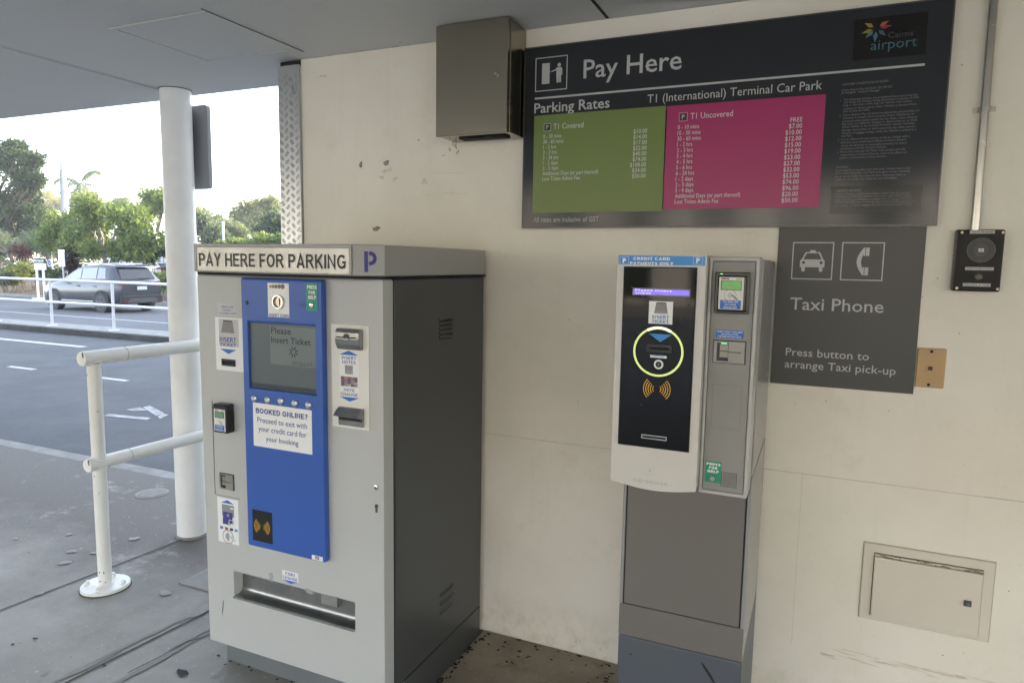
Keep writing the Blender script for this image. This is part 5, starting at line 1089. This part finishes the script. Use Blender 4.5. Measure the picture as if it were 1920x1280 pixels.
# ------------------------------------------------------------------ CARS
def car_paint(name, c, metal=.5): return mat(name, c, .25, metal=metal, coat=.35, vary=.04, vscale=4)
CGLASS = mat('car_glass', (.012,.018,.026), .04, spec=1.0, coat=1.0)
TYRE = mat('tyre', (.05,.05,.052), .8); RIM = mat('alloy_rim', (.09,.09,.10), .35, metal=.6)
CPLAS = mat('car_black_plastic', (.018,.019,.021), .6); TAILR = mat('tail_lamp_red', (.28,.012,.015), .15, coat=.5)
PLATE = mat('number_plate', (.62,.62,.60), .4); ROOFR = mat('roof_rail', (.5,.5,.52), .3, metal=.8)
def make_car(label, paint, loc, cat='car', group=None, roof=None):
    """front towards -x, left flank at -y; length 4.5, width 1.82, height 1.70; wheels at x=-1.33 and 1.33"""
    c = thing('parked_car', label, cat, (0,0,0), group)
    L0, L1 = -2.28, 2.25
    # stations: x, half width at sill/waist, z sill, z waist
    st = [(-2.28,.60,.36,.62), (-2.20,.76,.28,.78), (-1.95,.86,.24,.90), (-1.4,.90,.24,1.00), (-.8,.91,.24,1.05), (0,.91,.24,1.07), (.8,.91,.24,1.10), (1.4,.91,.26,1.13), (1.95,.88,.30,1.13), (2.18,.82,.38,1.10), (2.25,.76,.48,1.04)]
    q = MB(); rings = []
    for x, hw, zs, zw in st:
        zm = zs+(zw-zs)*.55
        rings.append([(x,-hw*.94,zs), (x,-hw,zs+.12), (x,-hw*1.0,zm), (x,-hw*.985,zw-.08), (x,-hw*.90,zw), (x,-hw*.4,zw+.035), (x,hw*.4,zw+.035), (x,hw*.90,zw), (x,hw*.985,zw-.08), (x,hw,zm), (x,hw,zs+.12), (x,hw*.94,zs)])
    n = len(rings[0]); vs = [p for r_ in rings for p in r_]
    fs = [(i*n+j, i*n+(j+1) % n, (i+1)*n+(j+1) % n, (i+1)*n+j) for i in range(len(rings)-1) for j in range(n)]
    q.add(vs, fs, paint, True); q.add(rings[0], [tuple(range(n))], paint); q.add(rings[-1], [tuple(range(n-1,-1,-1))], paint)
    # greenhouse and roof
    gh = [(-1.02,.80,1.06,1.07), (-.30,.74,1.09,1.50), (.15,.70,1.10,1.62), (.9,.69,1.12,1.66), (1.55,.68,1.13,1.63), (1.78,.66,1.13,1.56), (2.12,.72,1.11,1.12)]
    gr = []
    for x, hw, zb, zt in gh: gr.append([(x,-.84,zb), (x,-hw,max(zb,zt-.06)), (x,-hw+.10,zt), (x,hw-.10,zt), (x,hw,max(zb,zt-.06)), (x,.84,zb)])
    k = 6; vs = [p for r_ in gr for p in r_]
    q.add(vs, [(i*k+j, i*k+j+1, (i+1)*k+j+1, (i+1)*k+j) for i in range(len(gr)-1) for j in range(k-1)], roof or paint, True)
    q.build('body', c)
    # side and rear glass
    for sgn in (-1, 1):
        def P_(x, t):                               # on the flank of the greenhouse
            for (a, b_) in zip(gh[:-1], gh[1:]):
                if a[0] <= x <= b_[0]:
                    u_ = (x-a[0])/(b_[0]-a[0]); hw = a[1]+(b_[1]-a[1])*u_; zb = a[2]+(b_[2]-a[2])*u_; zt = max(zb, a[3]+(b_[3]-a[3])*u_-.06); break
            return (x, sgn*((.84+(hw-.84)*t)+.006), zb+(zt-zb)*t)
        for xa, xb, xc, xd in ((-.78,.12,.08,-.20), (.17,.98,.94,.16), (1.04,1.50,1.36,1.0)):
            q = MB(); q.add([P_(xa,.10), P_(xb,.10), P_(xc,.90), P_(xd,.90)], [(0,1,2,3)], CGLASS); q.build('side_window', c)
        q = MB(); q.cyl((-.78,sgn*.93,1.07), (-.70,sgn*1.04,1.14), .05, .075, paint, 12); q.build('mirror', c)
        q = MB(); q.box(-.25, 1.5, sgn*.60-.015, sgn*.60+.015, 1.675, 1.70, ROOFR); q.build('roof_rail', c)
        q = MB(); q.add([(2.262,sgn*.74,.98), (2.262,sgn*.36,1.00), (2.262,sgn*.40,1.06), (2.235,sgn*.79,1.11), (1.98,sgn*.895,1.10), (2.19,sgn*.835,.99)], [(0,1,2,3), (0,3,4,5)], TAILR); q.build('tail_lamp', c)
        q = MB(); q.box(-.95, .95, sgn*.905-.012, sgn*.905+.012, .26, .36, CPLAS); q.box(-.9, .9, sgn*.915-.008, sgn*.915+.008, .365, .40, ROOFR); q.build('sill_trim', c)
        for hx_ in (-.02, .92): q = MB(); q.box(hx_, hx_+.17, sgn*.918-.014, sgn*.918+.014, .90, .925, paint); q.build('door_handle', c)
        for xw in (-1.36, 1.33):
            q = MB(); pts = []
            arc = [R(-8+196*i/16) for i in range(17)]
            vs = [(xw+.44*math.cos(t), sgn*.925, .35+.44*math.sin(t)) for t in arc]+[(xw+.375*math.cos(t), sgn*.925, .35+.375*math.sin(t)) for t in arc]
            q.add(vs, [(i, i+1, 17+i+1, 17+i) for i in range(16)], CPLAS)
            q.add([(xw+.38*math.cos(t), sgn*.917, .35+.38*math.sin(t)) for t in arc], [tuple(range(17))], mat('arch_dark', (.01,.01,.01), .9)); q.build('wheel_arch', c)
            wq = MB(); wq.cyl((xw,sgn*.70,.345), (xw,sgn*.935,.345), .345, .345, TYRE, 28); wo = wq.build('wheel', c, .02)
            rq = MB(); rq.ring(xw, .345, .205, .245, sgn*.941, RIM, 28)
            for s_ in range(5):
                t = R(90+72*s_); d = (math.cos(t), math.sin(t)); p = (-d[1]*.035, d[0]*.035)
                rq.poly([(xw-p[0], .345-p[1]), (xw+d[0]*.22-p[0], .345+d[1]*.22-p[1]), (xw+d[0]*.22+p[0], .345+d[1]*.22+p[1]), (xw+p[0], .345+p[1])], sgn*.942, RIM)
            rq.disc(xw, .345, .05, sgn*.943, RIM, 12); rq.build('rim', wo)
    q = MB(); q.add([(2.075,-.66,1.16), (2.075,.66,1.16), (1.80,.58,1.56), (1.80,-.58,1.56)], [(0,1,2,3)], mat('rear_glass', (.012,.018,.03), .06, spec=.35))
    q.v = [(v[0]+.03, v[1], v[2]+.01) for v in q.v]; q.build('rear_window', c)
    q = MB(); q.add([(-.98,-.70,1.085), (-.98,.70,1.085), (-.32,.60,1.50), (-.32,-.60,1.50)], [(0,1,2,3)], CGLASS); q.v = [(v[0]-.02, v[1], v[2]+.012) for v in q.v]; q.build('windscreen', c)
    q = MB(); q.box(1.70, 1.93, -.60, .60, 1.60, 1.64, roof or paint); q.build('spoiler', c, .015)
    q = MB(); q.box(2.10, 2.30, -.80, .80, .34, .62, CPLAS); q.build('rear_bumper', c, .04)
    q = MB(); q.add([(2.305,-.62,.36), (2.305,.62,.36), (2.305,.50,.52), (2.305,-.50,.52)], [(0,1,2,3)], mat('skid_grey', (.07,.073,.08), .5)); q.build('skid_panel', c)
    q = MB(); q.box(2.262, 2.272, -.19, .19, .80, .92, PLATE); q.build('number_plate', c)
    q = MB(); q.box(2.12, 2.15, .0, .40, 1.19, 1.205, CPLAS); q.build('wiper', c)
    for sgn in (-1, 1):
        q = MB(); q.box(2.302, 2.309, sgn*.66-.10, sgn*.66+.10, .40, .435, TAILR); q.build('reflector', c)
    c.location = loc
    return c
GREYCAR = mat('grey_metallic', (.040,.043,.054), .30, coat=.5)
main_car = make_car('dark grey hatchback suv on the far road behind the white fence', GREYCAR, (-23.30, 16.42, -.305))
main_car.scale = (.92,.98,.98)
car2 = make_car('white car on far road, half hidden by the pay machine and column', car_paint('white_car', (.74,.75,.76), 0), (-15.45, 16.0, -.305))
car3 = make_car('white car parked deep in the car park beyond dark shrubs at left', car_paint('white_car', (.74,.75,.76), 0), (-55.5, 30.5, -.35))
car4 = make_car('white van roofed car parked behind the spreading tree', car_paint('white_car', (.74,.75,.76), 0), (-35.5, 26.2, -.05))
car5 = make_car('dark suv parked behind the grey car in the car park', car_paint('dark_car', (.02,.022,.03), .3), (-34.3, 28.4, .1))
car6 = make_car('silver blue car partly hidden by the white column', car_paint('silver_blue', (.25,.32,.42), .4), (-31.5, 29.5, -.1))

# ------------------------------------------------------------------ TREES AND PLANTS
def leafm(name, c, tr=.35): return mat(name, c, .55, spec=.25, trans=tr)
def leaf_arrays(rg, centres, n, size, droop=0.0, asp=2.2):
    """centres: (x,y,z,r) leaf clumps; n leaves in total, each a small folded diamond"""
    cs = np.array(centres); wgt = cs[:, 3]**2; wgt /= wgt.sum()
    ix = rg.choice(len(cs), n, p=wgt)
    d = rg.normal(size=(n,3)); d /= np.linalg.norm(d, axis=1)[:,None]
    rad = cs[ix,3]*np.power(rg.random(n), .45)
    P = cs[ix,:3]+d*rad[:,None]*np.array([1,1,.8])
    a = rg.normal(size=(n,3))+d*.8; a[:,2] -= droop; a /= np.linalg.norm(a, axis=1)[:,None]
    b = np.cross(a, rg.normal(size=(n,3))); b /= np.linalg.norm(b, axis=1)[:,None]+1e-9
    L = size*(.6+.8*rg.random(n)); A = a*L[:,None]; B = b*(L/asp/1.0)[:,None]*.5
    return P, A, B
def leaves(q, centres, n, size, mats, seed, droop=0.0, asp=2.2):
    rg = np.random.default_rng(seed); P, A, B = leaf_arrays(rg, centres, n, size, droop, asp)
    pick = rg.integers(0, len(mats), n)
    for k, m in enumerate(mats):
        s = np.where(pick == k)[0]; vs = np.empty((len(s)*4, 3))
        vs[0::4] = P[s]; vs[1::4] = P[s]+A[s]*.5+B[s]; vs[2::4] = P[s]+A[s]; vs[3::4] = P[s]+A[s]*.5-B[s]
        q.add(vs.tolist(), [(4*i, 4*i+1, 4*i+2, 4*i+3) for i in range(len(s))], m)
def clumps(seed, ell, k, rr_):
    """ell: (x,y,z,rx,ry,rz) volumes; k clumps each, sitting mostly in the outer shell so gaps stay between them"""
    r = random.Random(seed); out = []
    for (x, y, z, a, b_, c_) in ell:
        for i in range(k):
            v = Vector((r.gauss(0,1), r.gauss(0,1), r.gauss(0,1))).normalized()*(r.uniform(.25,1.0)**.5)
            f_ = .75; out.append((x+v.x*max(a-rr_*f_, a*.3), y+v.y*max(b_-rr_*f_, b_*.3), z+v.z*max(c_-rr_*f_*.8, c_*.3), rr_*r.uniform(.6,1.3)))
    return out
BARK = mat('bark', (.16,.13,.10), .9, vary=.4, vscale=6); PALEB = mat('pale_bark', (.36,.34,.31), .85, vary=.3, vscale=6)
def limb(q, a, b_, r0, r1, m, seed, n=5, wob=.08):
    r = random.Random(seed); a = Vector(a); b_ = Vector(b_); L = (b_-a).length; pts = []
    for i in range(n+1):
        p = a.lerp(b_, i/n)
        if 0 < i < n: p += Vector((r.uniform(-1,1), r.uniform(-1,1), 0))*L*wob
        pts.append(p)
    for i in range(n): q.cyl(pts[i], pts[i+1], r0+(r1-r0)*i/n, r0+(r1-r0)*(i+1)/n, m, 9, False)
def PXE(Y, ells, dy=None):
    out = []
    for cx_, cy_, rx_, ry_ in ells:
        x, z = at(Y, cx_, cy_); xa, _ = at(Y, cx_+rx_, cy_); _, zb = at(Y, cx_, cy_-ry_)
        out.append((x, Y, z, abs(xa-x), dy or abs(xa-x)*.8, abs(zb-z)))
    return out
def tree(name, label, Y, ells, n, size, mats, seed, trunk_px=None, k=9, cr=.5, group='trees beyond the far road', droop=0.0, cat='tree', asp=2.2, tr=.14, bark=None, z0=-.3):
    E = PXE(Y, ells); bx = at(Y, trunk_px, 500)[0] if trunk_px is not None else E[0][0]
    t = thing(name, label, cat, (bx, Y, z0), group)
    cl = clumps(seed, E, k, cr); q = MB(); leaves(q, cl, int(n*1.7), size*.78, mats, seed, droop, asp); q.build('crown', t)
    q = MB(); zc = min(e_[2]-e_[5]*.6 for e_ in E); bark = bark or BARK
    top = (bx+random.Random(seed).uniform(-.2,.2), Y, max(z0+.5, zc)); limb(q, (bx,Y,z0-.1), top, tr, tr*.7, bark, seed)
    rr_ = random.Random(seed+1)
    for e_ in E:
        for i in range(3):
            limb(q, top, (e_[0]+rr_.uniform(-.6,.6)*e_[3], Y+rr_.uniform(-.5,.5)*e_[4], e_[2]+rr_.uniform(-.2,.6)*e_[5]), tr*.5, tr*.12, bark, seed+i*7)
    q.build('trunk', t)
    return t
G1 = [leafm('leaf_deep_a', (.038,.060,.038)), leafm('leaf_deep_b', (.050,.078,.043)), leafm('leaf_deep_c', (.065,.098,.052))]
G2 = [leafm('leaf_mid_a', (.135,.18,.06)), leafm('leaf_mid_b', (.20,.24,.075)), leafm('leaf_mid_c', (.10,.14,.065))]
G3 = [leafm('leaf_yel_a', (.24,.235,.10)), leafm('leaf_yel_b', (.19,.20,.10)), leafm('leaf_yel_c', (.30,.28,.12))]
G4 = [leafm('leaf_grey_a', (.12,.15,.10)), leafm('leaf_grey_b', (.16,.19,.13)), leafm('leaf_grey_c', (.09,.12,.085))]
G5 = [leafm('leaf_red_a', (.05,.012,.018), .2), leafm('leaf_red_b', (.08,.02,.025), .2), leafm('leaf_red_c', (.03,.012,.016), .2)]
tree('broadleaf_tree', 'tall dark dense tree at the far left edge', 26, [(-15,330,52,62), (30,300,30,34), (-60,300,60,80), (0,412,42,46), (48,345,24,26), (60,300,12,10), (30,278,14,12), (62,335,10,8), (-70,420,60,60), (15,390,40,40), (30,440,44,34), (-10,460,50,30), (40,390,34,30), (55,425,34,26), (5,360,50,34)], 17000, .27, G1, 1, 0, 12, .5, tr=.22)
tree('broadleaf_tree', 'medium green tree below the big dark tree, left of the pale pole', 30, [(70,408,34,34), (25,425,45,40), (92,425,20,24), (55,440,50,30)], 8000, .26, G1[1:]+G2[:1], 2, 85, 9, .6)
tree('spreading_tree', 'wide spreading light green tree rising behind the grey car', 22, [(200,430,80,40), (195,392,50,28), (130,440,48,34), (270,440,42,42), (160,415,50,30), (240,410,42,30), (200,468,70,18), (160,460,40,20), (250,470,40,18)], 12000, .27, G2, 3, 200, 9, .50, asp=2.6, bark=PALEB)
tree('feathery_tree', 'fine leaved drooping green tree at left behind the shrubs', 23, [(10,452,50,24), (50,455,38,24), (-40,455,50,30)], 9000, .30, G4, 4, 20, 12, .45, droop=1.6, asp=9)
tree('broadleaf_tree', 'bright green tree top touching the left side of the column', 28, [(293,372,22,20), (312,385,30,30), (275,395,16,14)], 3500, .26, G2, 5, 305, 8, .45)
tree('broadleaf_tree', 'thin open crowned tree between pale pole and column', 40, [(232,388,16,26), (215,400,14,18), (252,400,14,22)], 3200, .28, G4, 6, 228, 6, .6)
tree('broadleaf_tree', 'yellowish sunlit tree far behind the palm', 58, [(165,372,34,22), (130,385,34,20), (195,395,40,24)], 6000, .42, G3, 7, 160, 8, 1.1)
tree('broadleaf_tree', 'yellowish sunlit tree far behind the medium green tree', 60, [(45,395,36,22), (85,375,22,20), (10,400,40,26)], 6000, .42, G3, 8, 50, 8, 1.1)
tree('broadleaf_tree', 'grey green tree just right of the white column', 34, [(385,430,30,20), (372,412,16,16), (400,445,30,16)], 4500, .26, G4, 9, 385, 8, .6)
tree('broadleaf_tree', 'sparse tree with bare twigs right of the white column', 44, [(380,400,16,14), (400,415,18,16), (376,420,14,14)], 1300, .34, G3, 10, 395, 7, .5)
tree('broadleaf_tree', 'tall airy yellow green tree left of the checker plate', 46, [(470,395,34,24), (500,385,26,22), (450,415,30,26), (490,420,42,30)], 5200, .34, G3[:2]+G4[:1], 11, 478, 9, .7)
tree('broadleaf_tree', 'dark green tree against the checker plate edge', 36, [(520,420,22,24), (505,435,26,18)], 4200, .28, G1[1:]+G4[:1], 12, 518, 8, .55)
tree('broadleaf_tree', 'olive tree behind the thin grey pole', 40, [(430,430,26,22), (412,440,20,16), (448,440,20,18)], 3600, .30, G4[:1]+G3[1:2], 13, 432, 8, .6)
def bush(name, label, Y, ells, n, size, mats, seed, group='garden shrubs', k=10, cr=.25, asp=2.4, droop=0, z0=-.25, cat='shrub'):
    E = PXE(Y, ells); t = thing(name, label, cat, (E[0][0], Y, z0), group); q = MB(); leaves(q, clumps(seed, E, k, cr), n, size, mats, seed, droop, asp); q.build('foliage', t)
    q = MB()
    for i in range(5):
        e_ = E[i % len(E)]; rr_ = random.Random(seed+i); limb(q, (e_[0]+rr_.uniform(-.3,.3)*e_[3], Y, z0), (e_[0]+rr_.uniform(-.6,.6)*e_[3], Y, e_[2]), .02, .008, BARK, seed+i, 3)
    q.build('stem', t); return t
bush('leafy_bush', 'bright green big leaved bush just above the pay machine top', 30, [(500,452,40,12), (465,458,34,10), (530,450,26,14), (430,462,30,8)], 4500, .22, G2, 21, cr=.35)
bush('croton_shrub', 'yellow flecked croton shrub left of the green headed sign', 20.8, [(35,507,24,16), (20,520,22,12)], 2600, .15, G3[:1]+G2[:2], 22)
bush('grey_shrub', 'silvery spiky shrub at the left edge of the garden bed', 20.3, [(5,520,15,11)], 900, .32, G4, 23, asp=8)
bush('green_shrub', 'low green shrub between white sign and green headed sign', 21.0, [(105,517,18,13), (88,512,12,12)], 1800, .14, G1[1:]+G2[:1], 24)
bush('green_shrub', 'dark green shrub at the left under the croton', 21.6, [(60,505,20,16), (-20,512,40,18)], 2200, .14, G1, 25)
bush('green_shrub', 'orange tinged shrub between the grey car and the column', 21.0, [(307,535,9,18), (316,520,12,16), (296,520,8,10)], 1500, .14, G2+G3[:1], 26)
bush('cordyline', 'dark red strappy cordyline beside the white sign', 21.2, [(130,477,8,16), (133,500,8,14), (128,490,7,12)], 1100, .36, G5, 27, asp=8, k=7, cr=.16)
bush('cordyline', 'small dark red cordyline above the croton shrub', 21.4, [(38,471,10,7), (45,480,6,8)], 500, .30, G5, 28, asp=9, k=6)
bush('dark_shrub', 'dark shrub behind the rear of the grey car', 24, [(290,478,22,22), (275,465,18,16), (312,470,16,24)], 2800, .18, G1, 29)
hd = thing('hedge', 'clipped green hedge along the back of the garden bed', 'hedge', (-48, 31, -.3)); q = MB()
rg = random.Random(9); leaves(q, [(rg.uniform(-75,-18), 31+rg.uniform(-.5,.5), rg.uniform(-.2,2.2), .42) for i in range(560)], 15000, .22, G1[1:]+G2[:1], 31); q.build('foliage', hd)
# palm
pt = thing('palm', 'slender palm with ragged windblown fronds beyond the pale pole', 'palm tree', (at(42,153,500)[0], 42, -.3), None)
x, z = at(42, 151, 346); xb = at(42, 153, 500)[0]; q = MB(); limb(q, (xb,42,-.4), (x,42,z), .20, .11, PALEB, 3, 8, .01); q.build('trunk', pt)
q = MB(); xs, zs = at(42, 150, 357); leaves(q, [(x, 42, zs-.3, .45)], 220, .9, G3[:2], 3, 2.0, 7); q.build('dead_skirt', pt)
rg = random.Random(6)
for i in range(11):
    az = i*2.4+rg.uniform(-.3,.3); up = rg.uniform(.1,1.1); Lf = rg.uniform(2.0,2.9); q = MB(); prev = Vector((x, 42, z)); d = Vector((math.cos(az)*math.cos(up)-.25, math.sin(az)*math.cos(up), math.sin(up))).normalized()
    for s_ in range(12):
        nx_ = prev+d*(Lf/12); q.cyl(prev, nx_, .025, .02, G4[0], 5, False)
        sd_ = d.cross(Vector((0,0,1))).normalized()
        for sg_ in (-1, 1):
            tip = nx_+sd_*sg_*(.75*math.sin(math.pi*(s_+1)/13))+Vector((0,0,-.45))+d*.15; wv = d*.10
            q.add([nx_-wv, nx_+wv, tip], [(0,1,2)], G4[s_ % 3])
        prev = nx_; d = (d+Vector((0,0,-.16))).normalized()
    q.build('frond', pt)
# ------------------------------------------------------------------ POLES AND SIGNS BEYOND THE ROAD
POLEM = mat('pole_paint', (.60,.60,.62), .5, vary=.2, vscale=2)
x1, z1_ = at(28, 112, 215); x0, z0 = at(28, 128, 480)
lp = thing('light_pole', 'tall tapering pale pole rising out of the trees at left', 'light pole', (x0, 28, -.3)); q = MB()
xm, zm = at(28, 117, 318); xq, zq = at(28, 123, 405)
q.cyl((x0,28,-.3), (xq,28,zq), .30, .24, POLEM, 20); q.cyl((xq,28,zq), (xm,28,zm), .235, .165, POLEM, 20); q.cyl((xm,28,zm), (x1-.3,28,z1_+3), .125, .05, POLEM, 20); q.build('pole', lp)
q = MB(); q.cyl((x1-.3,28,z1_+3), (x1+1.0,28,z1_+3.4), .04, .03, POLEM, 10); q.build('arm', lp)
x1, z1_ = at(30, 418, 418); x0, z0 = at(30, 420, 470)
lp = thing('thin_pole', 'thin grey pole rising behind the top of the pay machine', 'pole', (x0, 30, -.3)); q = MB(); q.cyl((x0,30,-.3), (x1,30,z1_), .075, .065, POLEM, 14); q.build('pole', lp); q = MB(); q.box(x1-.1, x1+.08, 29.92, 30.08, z1_, z1_+.06, POLEM); q.build('cap', lp)
SIGNW = mat('sign_white', (.76,.78,.80), .4); HGREEN = mat('header_green', (.004,.035,.022), .6)
gY = 19.1; x0, z1_ = at(gY, 63, 484); x1, z0 = at(gY, 84.5, 506); zm = at(gY, 70, 493.5)[1]
gs = thing('rental_sign', 'white two legged sign with a dark green header in garden bed', 'sign', ((x0+x1)/2, gY, -.3))
q = MB(); q.box(x0, x1, gY, gY+.06, z0, zm-.003, SIGNW); q.rect(x0+(x1-x0)*.62, x1-.05, z0+(zm-z0)*.45, z0+(zm-z0)*.5, gY-.003, mat('grey_line', (.22,.22,.21), .5)); q.build('panel', gs)
q = MB(); q.box(x0, x1, gY-.004, gY+.062, zm, z1_, HGREEN); q.text('Europcar', x0+.05, x1-.05, zm+(z1_-zm)*.42, (z1_-zm)*.30, gY-.008, SIGNW, .03); q.rect(x0+.06, x1-.06, zm+(z1_-zm)*.16, zm+(z1_-zm)*.24, gY-.008, mat('yellow_green', (.35,.45,.08), .4)); q.build('header', gs)
for u_ in (.10, .70): q = MB(); xx = x0+(x1-x0)*u_; q.box(xx, xx+.10, gY+.005, gY+.055, -.3, z0-.002, SIGNW); q.build('leg', gs)
q = MB(); q.box(x0-.05, x1+.1, gY-.15, gY+.2, -.32, -.27, SIGNW); q.build('foot', gs)
wY = 20.4; x0, z1_ = at(wY, 108.5, 468); x1, z0 = at(wY, 121, 500)
wsg = thing('direction_sign', 'narrow white sign board in two strips beside dark red cordyline', 'sign', ((x0+x1)/2, wY, -.3)); mid = (x0+x1)/2
q = MB(); q.box(x0, mid-.03, wY, wY+.04, z0, z1_, SIGNW); q.build('board', wsg); q = MB(); q.box(mid+.0, x1, wY, wY+.04, z0, z1_, SIGNW); q.build('board', wsg)
q = MB(); q.cyl((mid-.015,wY+.07,-.3), (mid-.015,wY+.07,z1_), .035, .035, POLEM, 10); q.build('post', wsg)
bY = 25; x, z = at(bY, 92.5, 493); bs = thing('arrow_sign', 'small blue and white oval sign seen past the green header', 'sign', (x, bY, -.3))
q = MB(); q.cyl((x,bY+.03,z), (x,bY,z), .20, .20, SIGNW, 24); q.disc(x, z, .15, bY-.003, mat('mandatory_blue', (.05,.10,.50), .4), 20); q.poly([(x-.02,z-.05), (x+.1,z), (x-.02,z+.05)], bY-.006, SIGNW); q.build('disc', bs); q = MB(); q.cyl((x+.18,bY+.06,-.3), (x+.12,bY+.06,z+.8), .03, .03, POLEM, 10); q.build('post', bs)
# low white roofed kiosk building far in the car park
kb = thing('kiosk', 'low building with a white eave far behind the trees', 'building', (-40, 62, -.35))
q = MB(); q.box(-47, -33, 60, 64, -.35, 2.6, mat('kiosk_wall', (.35,.33,.32), .8)); q.build('wall', kb); q = MB(); q.box(-48, -32, 59, 65, 2.6, 2.95, SIGNW); q.build('roof', kb)

# ------------------------------------------------------------------ the far side of the shelter, seen mirrored in the sign and the black glass
TAN = mat('tan_render', (.58,.545,.49), .75, vary=.12, vscale=2); BAY = mat('bay_glass', (.035,.05,.04), .15)
ob = thing('opposite_building', 'tan building with dark bays across the forecourt, mirrored in the glossy signs', 'building', (0, -24, 0))
q = MB(); q.box(-40, 30, -30, -24.6, -.1, 8.0, TAN); wq = q.build('wall', ob)
rg = random.Random(12)
q = MB(); x = -38.0
while x < 28:
    q = MB(); wd = rg.uniform(1.2, 2.0); q.box(x, x+wd, -24.595, -24.0, -.1, 8.3, TAN); q.build('pier', ob); x += wd+rg.uniform(1.0, 2.2)
q = MB(); q.box(-39.5, 29.5, -24.594, -24.45, .3, 7.2, BAY); q.build('glazing', ob)
haze = MB(); haze.box(-215, 75, -55, 205, -2.6, 28, DARK); hz = haze.build('haze'); hz['kind'] = 'stuff'
HM = bpy.data.materials.new('haze'); HM.use_nodes = True; hn = HM.node_tree; hn.nodes.clear()
ho = hn.nodes.new('ShaderNodeOutputMaterial'); hv = hn.nodes.new('ShaderNodeVolumePrincipled'); hv.inputs['Color'].default_value = (.95,.96,.97,1); hv.inputs['Density'].default_value = HAZE
hn.links.new(hv.outputs[0], ho.inputs['Volume']); hz.data.materials.clear(); hz.data.materials.append(HM)
